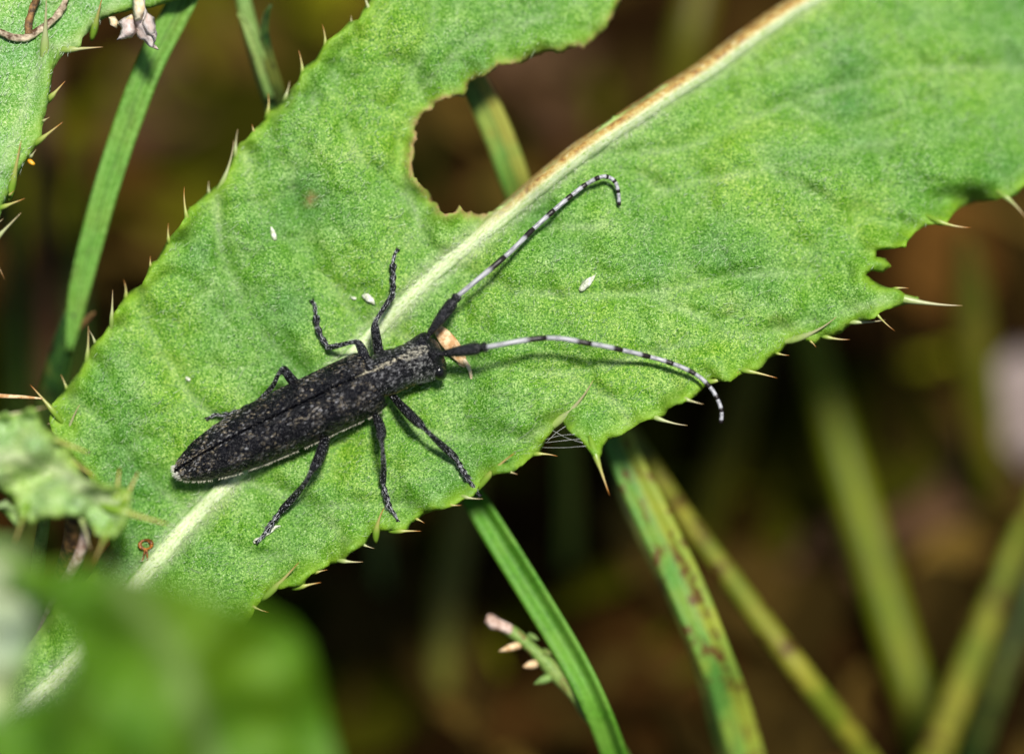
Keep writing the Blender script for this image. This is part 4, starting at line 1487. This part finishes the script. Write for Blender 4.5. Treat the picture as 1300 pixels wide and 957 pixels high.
# head, face turned down
h0, h1 = axis_pt(519, 461), axis_pt(561, 446)
fH, rH, nH = frame(h0, h1)
LH = (h1 - h0).length
HT = [(0, .098, .104, .10), (.15, .110, .108, .115), (.45, .114, .104, .14), (.65, .110, .096, .165), (.8, .100, .080, .175), (.92, .080, .055, .165), (1, .045, .02, .13)]
rows = []
for i in range(20):
    s = i / 19
    rows.append((h0 + fH * LH * s - nH * 0.012, fH, rH, nH, interp([(a[0], a[1]) for a in HT], s), interp([(a[0], a[2]) for a in HT], s), interp([(a[0], a[3]) for a in HT], s)))
loft(rows, 30)
# antennal sockets
ANT_L = axis_pt(541, 429, 0.055)
ANT_R = axis_pt(556, 450, 0.075)
for q, c in ((ANT_L, axis_pt(530, 440, 0.0)), (ANT_R, axis_pt(545, 452, 0.02))):
    V, F, _ = tube_geo([c, c.lerp(q, 0.5), q, q + (q - c) * 0.08], [0.05, 0.045, 0.036, 0.012], 14)
    body.add(V, F)
# mouth palps on the right cheek
for (x, y, w_, r_) in [(533, 488, -.10, .013), (528, 484, -.09, .011)]:
    c = axis_pt(x, y, w_)
    V, F, _ = tube_geo([axis_pt(x + 8, y - 14, w_ + .01), c.lerp(axis_pt(x + 8, y - 14, w_), 0.5), c, c + (c - axis_pt(x + 8, y - 14, w_)) * .15], [.018, .010, r_, .004], 9)
    body.add(V, F)

# legs: femur, tibia, tarsus rows (px, py, height above the blade, width px)
def leg_rows(rows):
    out = []
    for i, (x, y, h, wd) in enumerate(rows):
        out.append((x, y, W_main(x, y) + h, wd * (0.92 if wd > 10.9 and h > .09 else 0.80)))
    return out


LEGS = {
    'front_left': [(486, 458, .10, 16), (481, 447, .13, 15), (478, 430, .19, 14), (476, 416, .22, 12), (477, 408, .22, 8), (483, 398, .19, 8), (491, 386, .13, 9.5), (498, 376, .08, 10.5), (499, 373, .07, 7)],
    'mid_left': [(470, 468, .08, 15), (464, 456, .13, 15), (460, 445, .19, 14), (455, 436, .22, 11), (450, 434, .22, 7.5), (440, 436, .18, 7.5), (428, 439, .11, 9), (418, 441, .06, 10), (416, 440, .05, 7)],
    'hind_left': [(392, 500, .10, 15), (378, 490, .15, 15), (368, 479, .20, 14), (361, 469, .23, 11), (358, 468, .23, 7.5), (352, 478, .18, 7.5), (346, 490, .12, 8.5), (330, 508, .06, 9.5), (322, 513, .05, 7)],
    'front_right': [(494, 496, .08, 13), (503, 508, .11, 11), (513, 519, .16, 14), (525, 531, .20, 15), (534, 539, .21, 13), (538, 543, .21, 8.5), (548, 553, .18, 9), (563, 567, .11, 11), (577, 580, .06, 12.5), (580, 584, .05, 8)],
    'mid_right': [(468, 510, .08, 13), (476, 526, .11, 11), (480, 535, .16, 14), (484, 547, .20, 15), (484, 556, .21, 13), (485, 560, .21, 8), (486, 575, .18, 8.5), (487, 595, .10, 10.5), (486, 612, .06, 11.5), (487, 616, .05, 7.5)],
    'hind_right': [(412, 538, .10, 14), (413, 553, .13, 14), (411, 566, .17, 16), (405, 582, .21, 16), (398, 594, .22, 13), (395, 599, .22, 8.5), (388, 612, .19, 9), (374, 630, .12, 11), (359, 646, .06, 12.5), (355, 651, .05, 8)],
}
TARSI = {
    'front_left': [(499, 373), (499, 360), (499, 348), (499, 334), (501, 322), (504, 318)],
    'mid_left': [(416, 440), (408, 428), (403, 415), (401, 400), (400, 388), (397, 383)],
    'hind_left': [(322, 513), (306, 521), (294, 526), (284, 528), (273, 526), (264, 531)],
    'front_right': [(580, 584), (585, 593), (590, 602), (595, 609), (602, 619), (608, 628)],
    'mid_right': [(487, 616), (489, 626), (492, 636), (494, 644), (501, 652), (505, 661)],
    'hind_right': [(355, 651), (348, 660), (343, 667), (339, 673), (333, 681), (327, 687)],
}
leg_axes = []
for k, rows in LEGS.items():
    rr_ = leg_rows(rows)
    V, F, _ = tube_px(rr_, 44, 12)
    body.add(V, F)
    leg_axes.append(catmull([list(P(a, b, c)) + [d / PXU / 2] for a, b, c, d in rr_], 60))
    ts = TARSI[k]
    # three lobed segments, then the slim claw segment
    for i in range(5):
        (x0, y0), (x1, y1) = ts[i], ts[i + 1]
        hgt = [.05, .045, .04, .04, .03, .018]
        if i < 3:
            wd = [(5.2, 9), (4.8, 9.5), (4.8, 10.5)][i]
        else:
            wd = [(4, 5.5), (5, 3.5)][i - 3]
        xa, ya = x0 - (x1 - x0) * 0.12, y0 - (y1 - y0) * 0.12
        rws = [(xa, ya, W_main(x0, y0) + hgt[i], wd[0] * .7), (x0, y0, W_main(x0, y0) + hgt[i], wd[0]), (x0 + (x1 - x0) * .6, y0 + (y1 - y0) * .6, W_main(x1, y1) + hgt[i + 1], wd[1]),
               (x0 + (x1 - x0) * .9, y0 + (y1 - y0) * .9, W_main(x1, y1) + hgt[i + 1], wd[1] * .85), (x1, y1, W_main(x1, y1) + hgt[i + 1], wd[1] * .45)]
        V, F, _ = tube_px(rws, 14, 10, 0.75)
        body.add(V, F)
        leg_axes.append(catmull([list(P(a, b, c)) + [d / PXU / 2] for a, b, c, d in rws], 10))
    # pair of claws
    (x0, y0), (x1, y1) = ts[4], ts[5]
    dx, dy = x1 - x0, y1 - y0
    Ld = math.hypot(dx, dy)
    dx, dy = dx / Ld, dy / Ld
    for sg in (-1, 1):
        rws = [(x1 - dx * 2, y1 - dy * 2, W_main(x1, y1) + .022, 3.2), (x1 + dx * 2 - dy * 2.2 * sg, y1 + dy * 2 + dx * 2.2 * sg, W_main(x1, y1) + .018, 2.8),
               (x1 + dx * 4.5 - dy * 2.6 * sg, y1 + dy * 4.5 + dx * 2.6 * sg, W_main(x1, y1) + .002, 2.0)]
        V, F, _ = tube_px(rws, 8, 7)
        body.add(V, F)

tmp = body.build('body_raw', M_BODY, base=(0, 0, 0))
rm = tmp.modifiers.new('remesh', 'REMESH')
rm.mode = 'VOXEL'
rm.voxel_size = 0.0058
rm.use_smooth_shade = True
sm = tmp.modifiers.new('smooth', 'SMOOTH')
sm.factor = 0.5
sm.iterations = 3
dg = bpy.context.evaluated_depsgraph_get()
me = bpy.data.meshes.new_from_object(tmp.evaluated_get(dg))
bpy.data.objects.remove(tmp)
me.transform(Matrix.Translation(-Vector(beetle.location)))
me.name = 'body'
me.materials.clear()
me.materials.append(M_BODY)
me.polygons.foreach_set('use_smooth', [True] * len(me.polygons))
bo = bpy.data.objects.new('body', me)
bo.parent = beetle
col.objects.link(bo)

# hairs on pronotum and head: pale stripe along the middle, a second one low on each side
for k in range(6200):
    s, a = random.random(), random.uniform(-0.6, math.pi + 0.6)
    rr_ = interp(PR, s)
    n = (rP * math.cos(a) + nP * math.sin(a)).normalized()
    p = pro_c(s) + n * rr_
    dm = abs(a - math.pi / 2)
    low = min(abs(a + 0.35), abs(a - math.pi - 0.35))
    pr = 0.08 + (0.26 if dm < 0.10 else 0) + (0.55 if low < 0.22 else 0)
    if 0.16 < s < 0.9 and dm < 0.13 and random.random() < 0.4:
        pr *= 0.5
    if random.random() > pr:
        continue
    c = np.array((0.66, 0.60, 0.44) if low >= 0.22 else (0.66, 0.52, 0.22)) * random.uniform(.55, 1)
    if dm >= 0.10 and low >= 0.22:
        c = np.array((.50, .50, .52)) * random.uniform(.15, .7)
    body_hair(p, n, -fP + Vector((random.gauss(0, .4), random.gauss(0, .4), random.gauss(0, .4))), random.uniform(.012, .024), .0017, c, 0.15)
for k in range(3200):
    s, a = random.uniform(0, .85), random.uniform(-0.7, math.pi + 0.7)
    ry, ru = interp([(b[0], b[1]) for b in HT], s), interp([(b[0], b[2]) for b in HT], s)
    sn = math.sin(a)
    rd = interp([(b[0], b[3]) for b in HT], s)
    p = h0 + fH * LH * s - nH * .012 + rH * ry * math.cos(a) + nH * (ru if sn > 0 else rd) * sn
    n = (rH * math.cos(a) + nH * sn).normalized()
    dm = abs(a - math.pi / 2 - 0.02)
    pr = 0.14 + (0.28 if dm < 0.22 and s > .1 else 0) + (0.35 if a < 0.1 else 0)
    if random.random() > pr:
        continue
    c = np.array((.72, .68, .54) if dm < .22 else (.50, .50, .48)) * random.uniform(.5, 1)
    body_hair(p, n, -fH + Vector((random.gauss(0, .5), random.gauss(0, .5), random.gauss(0, .5))), random.uniform(.012, .022), .0013, c)
# dark upright bristles on head and pronotum
for k in range(130):
    s, a = random.uniform(0, 1), random.uniform(-0.3, math.pi + 0.3)
    n = (rP * math.cos(a) + nP * math.sin(a)).normalized()
    p = pro_c(s * 1.35) + n * interp(PR, min(s * 1.35, 1)) * .97
    body_hair(p, n, n + fP * .5, random.uniform(.03, .05), .0011, (.02, .02, .02), 0.9)
# collar of cream hair between pronotum and wing cases (scutellum)
for k in range(150):
    a = random.gauss(math.pi / 2 + 0.0, 0.13)
    n = (rP * math.cos(a) + nP * math.sin(a)).normalized()
    p = pro_c(random.uniform(-0.10, 0.10)) + n * random.uniform(.088, .104)
    body_hair(p, n, -fP + Vector((random.gauss(0, .4), random.gauss(0, .4), random.gauss(0, .4))), random.uniform(.014, .028), .0015, np.array((.74, .68, .48)) * random.uniform(.6, 1))
# underside fringe, yellowish, below pronotum and chest on the right
for k in range(520):
    s = random.uniform(-0.9, 1.0)
    a = random.uniform(-1.1, -0.55)
    n = (rP * math.cos(a) + nP * math.sin(a)).normalized()
    p = pro_c(s) + n * 0.104
    body_hair(p, n, n + Vector((random.gauss(0, .5), random.gauss(0, .5), random.gauss(0, .5))), random.uniform(.016, .036), .0011, np.array((.66, .56, .26)) * random.uniform(.5, 1), .3)
# grey hair lying along the legs
for ax in leg_axes:
    m_ = len(ax)
    for k in range(int(m_ * 5)):
        i = random.randrange(1, m_ - 1)
        p, rad = Vector(ax[i][:3]), ax[i][3]
        t = (Vector(ax[i + 1][:3]) - Vector(ax[i - 1][:3])).normalized()
        sd = t.cross(AX_B)
        if sd.length < 1e-4:
            continue
        sd.normalize()
        up = sd.cross(t)
        a = random.uniform(0, 2 * math.pi)
        n = sd * math.cos(a) + up * math.sin(a)
        body_hair(p + n * rad * 0.96, n, t + Vector((random.gauss(0, .2), random.gauss(0, .2), random.gauss(0, .2))), random.uniform(.010, .020), .0009,
                  np.array((.62, .63, .66)) * random.uniform(.3, 1.0), 0.08)

# eyes
for (es, ea, sc) in [(.74, -0.12, 1.05), (.60, math.pi + 0.15, .95)]:
    c = h0 + fH * LH * es - nH * .012 + (rH * interp([(b[0], b[1]) for b in HT], es) * math.cos(ea) + nH * .12 * math.sin(ea)) * 0.93
    V, F = [], []
    out = (c - (h0 + fH * LH * .6 - nH * .03)).normalized()
    e1 = fH
    e2 = out.cross(e1).normalized()
    e1 = e2.cross(out).normalized()
    for i in range(13):
        for j in range(20):
            a, b = math.pi * i / 12, 2 * math.pi * j / 20
            V.append(c + out * (.034 * sc * math.cos(a)) + e1 * (.034 * sc * math.sin(a) * math.cos(b)) + e2 * (.052 * sc * math.sin(a) * math.sin(b)))
            if i:
                q = i * 20 + j
                q2 = i * 20 + (j + 1) % 20
                F.append((q, q2, q2 - 20, q - 20))
    mk('eye', V, F, M_EYE, beetle)


# antennae
def antenna(base, scape_end, flag, hs):
    """scape_end: (px,py,w); flag: end points of the flagellum segments; hs: heights above the blade"""
    b0 = base
    sx_, sy_, sw = scape_end
    e = P(sx_, sy_, sw)
    d = (e - b0)
    mid = [b0 - d * 0.05, b0 + d * .06, b0 + d * .25, b0 + d * .55, b0 + d * .80, b0 + d * .86, b0 + d * .89, b0 + d * .95, e, e + d * .03]
    rad = [.012, .012, .021, .030, .031, .026, .020, .026, .024, .014]
    r = catmull([list(p) + [q] for p, q in zip(mid, rad)], 40)
    V, F, UV = tube_geo([a[:3] for a in r], [a[3] for a in r], 14)
    root = mk('antenna', V, F, M_SCAPE, beetle, uv=UV)
    for k in range(420):
        i = random.randrange(2, 38)
        p, rd_ = Vector(r[i][:3]), r[i][3]
        t = d.normalized()
        sd = t.cross(AX_B).normalized()
        up = sd.cross(t)
        a = random.uniform(0, 2 * math.pi)
        n = sd * math.cos(a) + up * math.sin(a)
        if random.random() < 0.4:
            body_hair(p + n * rd_ * .95, n, n + t * .9, random.uniform(.022, .042), .0010, (.015, .014, .014), .6)
        else:
            body_hair(p + n * rd_ * .97, n, t, random.uniform(.010, .020), .0010, np.array((.4, .4, .42)) * random.uniform(.2, .8), .1)
    # smooth centre line through all joints
    pts = [(sx_, sy_, sw)] + [(x, y, W_main(min(x, 905), min(y, 480) if x > 850 else y) + h) for (x, y), h in zip(flag, hs)]
    n_each = 9
    world = [list(P(*q)) for q in pts]
    a = np.array(world)
    ext = np.vstack([2 * a[0] - a[1], a, 2 * a[-1] - a[-2]])
    ns = len(pts) - 1
    for i in range(ns):
        q0, q1, q2, q3 = ext[i], ext[i + 1], ext[i + 2], ext[i + 3]
        line, rad2 = [], []
        for f in np.linspace(-0.02, 1.0, n_each):
            line.append(0.5 * ((2 * q1) + (-q0 + q2) * f + (2 * q0 - 5 * q1 + 4 * q2 - q3) * f * f + (-q0 + 3 * q1 - 3 * q2 + q3) * f ** 3))
            base_r = 0.0150 - 0.0042 * i / ns
            rad2.append(base_r * (0.86 + 0.24 * f ** 3) * (0.80 if f >= 1.0 else 1.0))
        V, F, UV = tube_geo(line, rad2, 12)
        mk('segment', V, F, M_SEG, root, uv=UV)
    return root


wS = W_main(580, 378)
antenna(ANT_L, (581, 376, wS + .24), [(641, 326), (677, 291), (703.5, 267), (726, 248), (744.5, 234), (761, 225.5), (772, 225), (781, 231.5), (785, 245), (786, 261)],
        [.17, .13, .10, .09, .08, .08, .08, .07, .05, .025])
wS = W_main(617, 440)
antenna(ANT_R, (617, 440.5, wS + .26), [(694, 429), (751, 436.5), (790, 444.5), (825, 453), (855, 462), (883, 475), (901, 491), (911, 507), (916, 523), (915, 537)],
        [.22, .18, .14, .11, .09, .07, .06, .06, .06, .05])

hh = hairs.build('pubescence', M_HAIR, beetle, smooth=False)
tag(hh, kind='stuff')

# ------------------------------------------------------------------ small bits lying on the leaf
br = empty('dry_bract', P(575, 440, W_main(575, 440)))
tag(br, 'tan dry bract with a forked tail lying under the antennae of the beetle', 'bract')
wb = W_main(575, 440)
V, F, UV = tube_px([(552, 414, wb + .02, 6), (558, 420, wb + .03, 15), (566, 430, wb + .04, 20), (575, 441, wb + .04, 20), (583, 452, wb + .035, 16), (589, 460, wb + .03, 9), (593, 465, wb + .02, 4)], 24, 12, 0.35)
mk('scale', V, F, M_STRAW, br, uv=UV)
for rows in ([(584, 452, wb + .03, 6), (591, 460, wb + .035, 6), (596, 469, wb + .03, 5), (598, 478, wb + .02, 4), (598, 482, wb + .015, 2)],
             [(578, 452, wb + .02, 5), (584, 462, wb + .02, 4), (590, 466, wb + .015, 2)]):
    V, F, UV = tube_px(rows, 14, 8, 0.6)
    mk('tail', V, F, M_CALYX, br, uv=UV)

og = empty('orange_ring', P(183, 692, W_main(183, 692)))
tag(og, 'tiny orange brown ring with two prongs stuck on the leaf by the midrib', 'plant fragment')
rows = []
for i in range(25):
    a = 2 * math.pi * i / 24
    x, y = 185 + 7.5 * math.cos(a), 691 + 5.8 * math.sin(a)
    rows.append((x, y, W_main(x, y) + .018, 4.2 + 1.6 * math.cos(a * 2 + .6)))
V, F, UV = tube_px(rows, 40, 8)
mk('ring', V, F, M_ORANGE, og, uv=UV)
for rows in ([(184, 697), (183, 704), (180, 713)], [(186, 697), (187, 705), (187, 714)]):
    V, F, UV = tube_px([(x, y, W_main(x, y) + .015, w_) for (x, y), w_ in zip(rows, (3.4, 2.6, 1.4))], 10, 7)
    mk('prong', V, F, M_ORANGE, og, uv=UV)


def flake(label, rows):
    V, F, UV = tube_px([(x, y, W_main(x, y) + .012, w_) for x, y, w_ in rows], 12, 8, 0.5)
    V = [v + AX_U * 0.006 * nz(v.x * 40, v.y * 40, 1) for v in V]
    o = mk('white_flake', V, F, M_WHITE, uv=UV)
    return tag(o, label, 'flake')


flake('white flake with a pointed tip on the leaf between the two antennae', [(736, 369, 4), (741, 364, 9), (747, 358, 9), (752, 353, 5), (756, 348, 1.2)])
flake('narrow white flake on the leaf beyond the left legs of the beetle', [(344, 288, 2), (346, 293, 5), (348, 300, 7), (350, 305, 3)])
flake('pale shrivelled flake beside the left front tibia of the beetle', [(460, 374, 3), (465, 377, 8), (471, 381, 8), (475, 387, 3)])
flake('white dot of a flake on the leaf beside the hind claw', [(236, 479, 3), (239, 481, 5), (241, 483, 3)])
flake('thin white flake beside the right hind foot of the beetle', [(335, 681, 3), (342, 675, 5), (348, 670, 4), (356, 667, 1.5)])
flake('pale cream crumb at the tip of the right hind foot', [(322, 688, 4), (326, 686, 7), (330, 684, 6), (332, 682, 3)])
flake('small white crumb on the leaf above the long middle left leg', [(446, 377, 2), (449, 378, 4), (452, 380, 2)])

# silk across the notch of the margin
sk = Acc()
for (a, b) in [((693, 562), (735, 557)), ((694, 558), (728, 551)), ((690, 568), (742, 566)), ((703, 546), (738, 562)), ((697, 560), (716, 541))]:
    w0, w1 = W_main(a[0], a[1], 4) + .01, W_main(b[0], b[1], 4) + .01
    sag = random.uniform(-2, 3)
    V, F, UV = tube_px([(a[0] - 2, a[1], w0, .45), ((a[0] + b[0]) / 2, (a[1] + b[1]) / 2 + sag, (w0 + w1) / 2, .35), (b[0] + 2, b[1], w1, .45)], 9, 5)
    sk.add(V, F, UV)
so = sk.build('spider_silk', M_SILK)
tag(so, 'white silk threads stretched across the notch of the leaf margin', 'silk')
print('objects', len(bpy.data.objects), 'hairs', cnt)
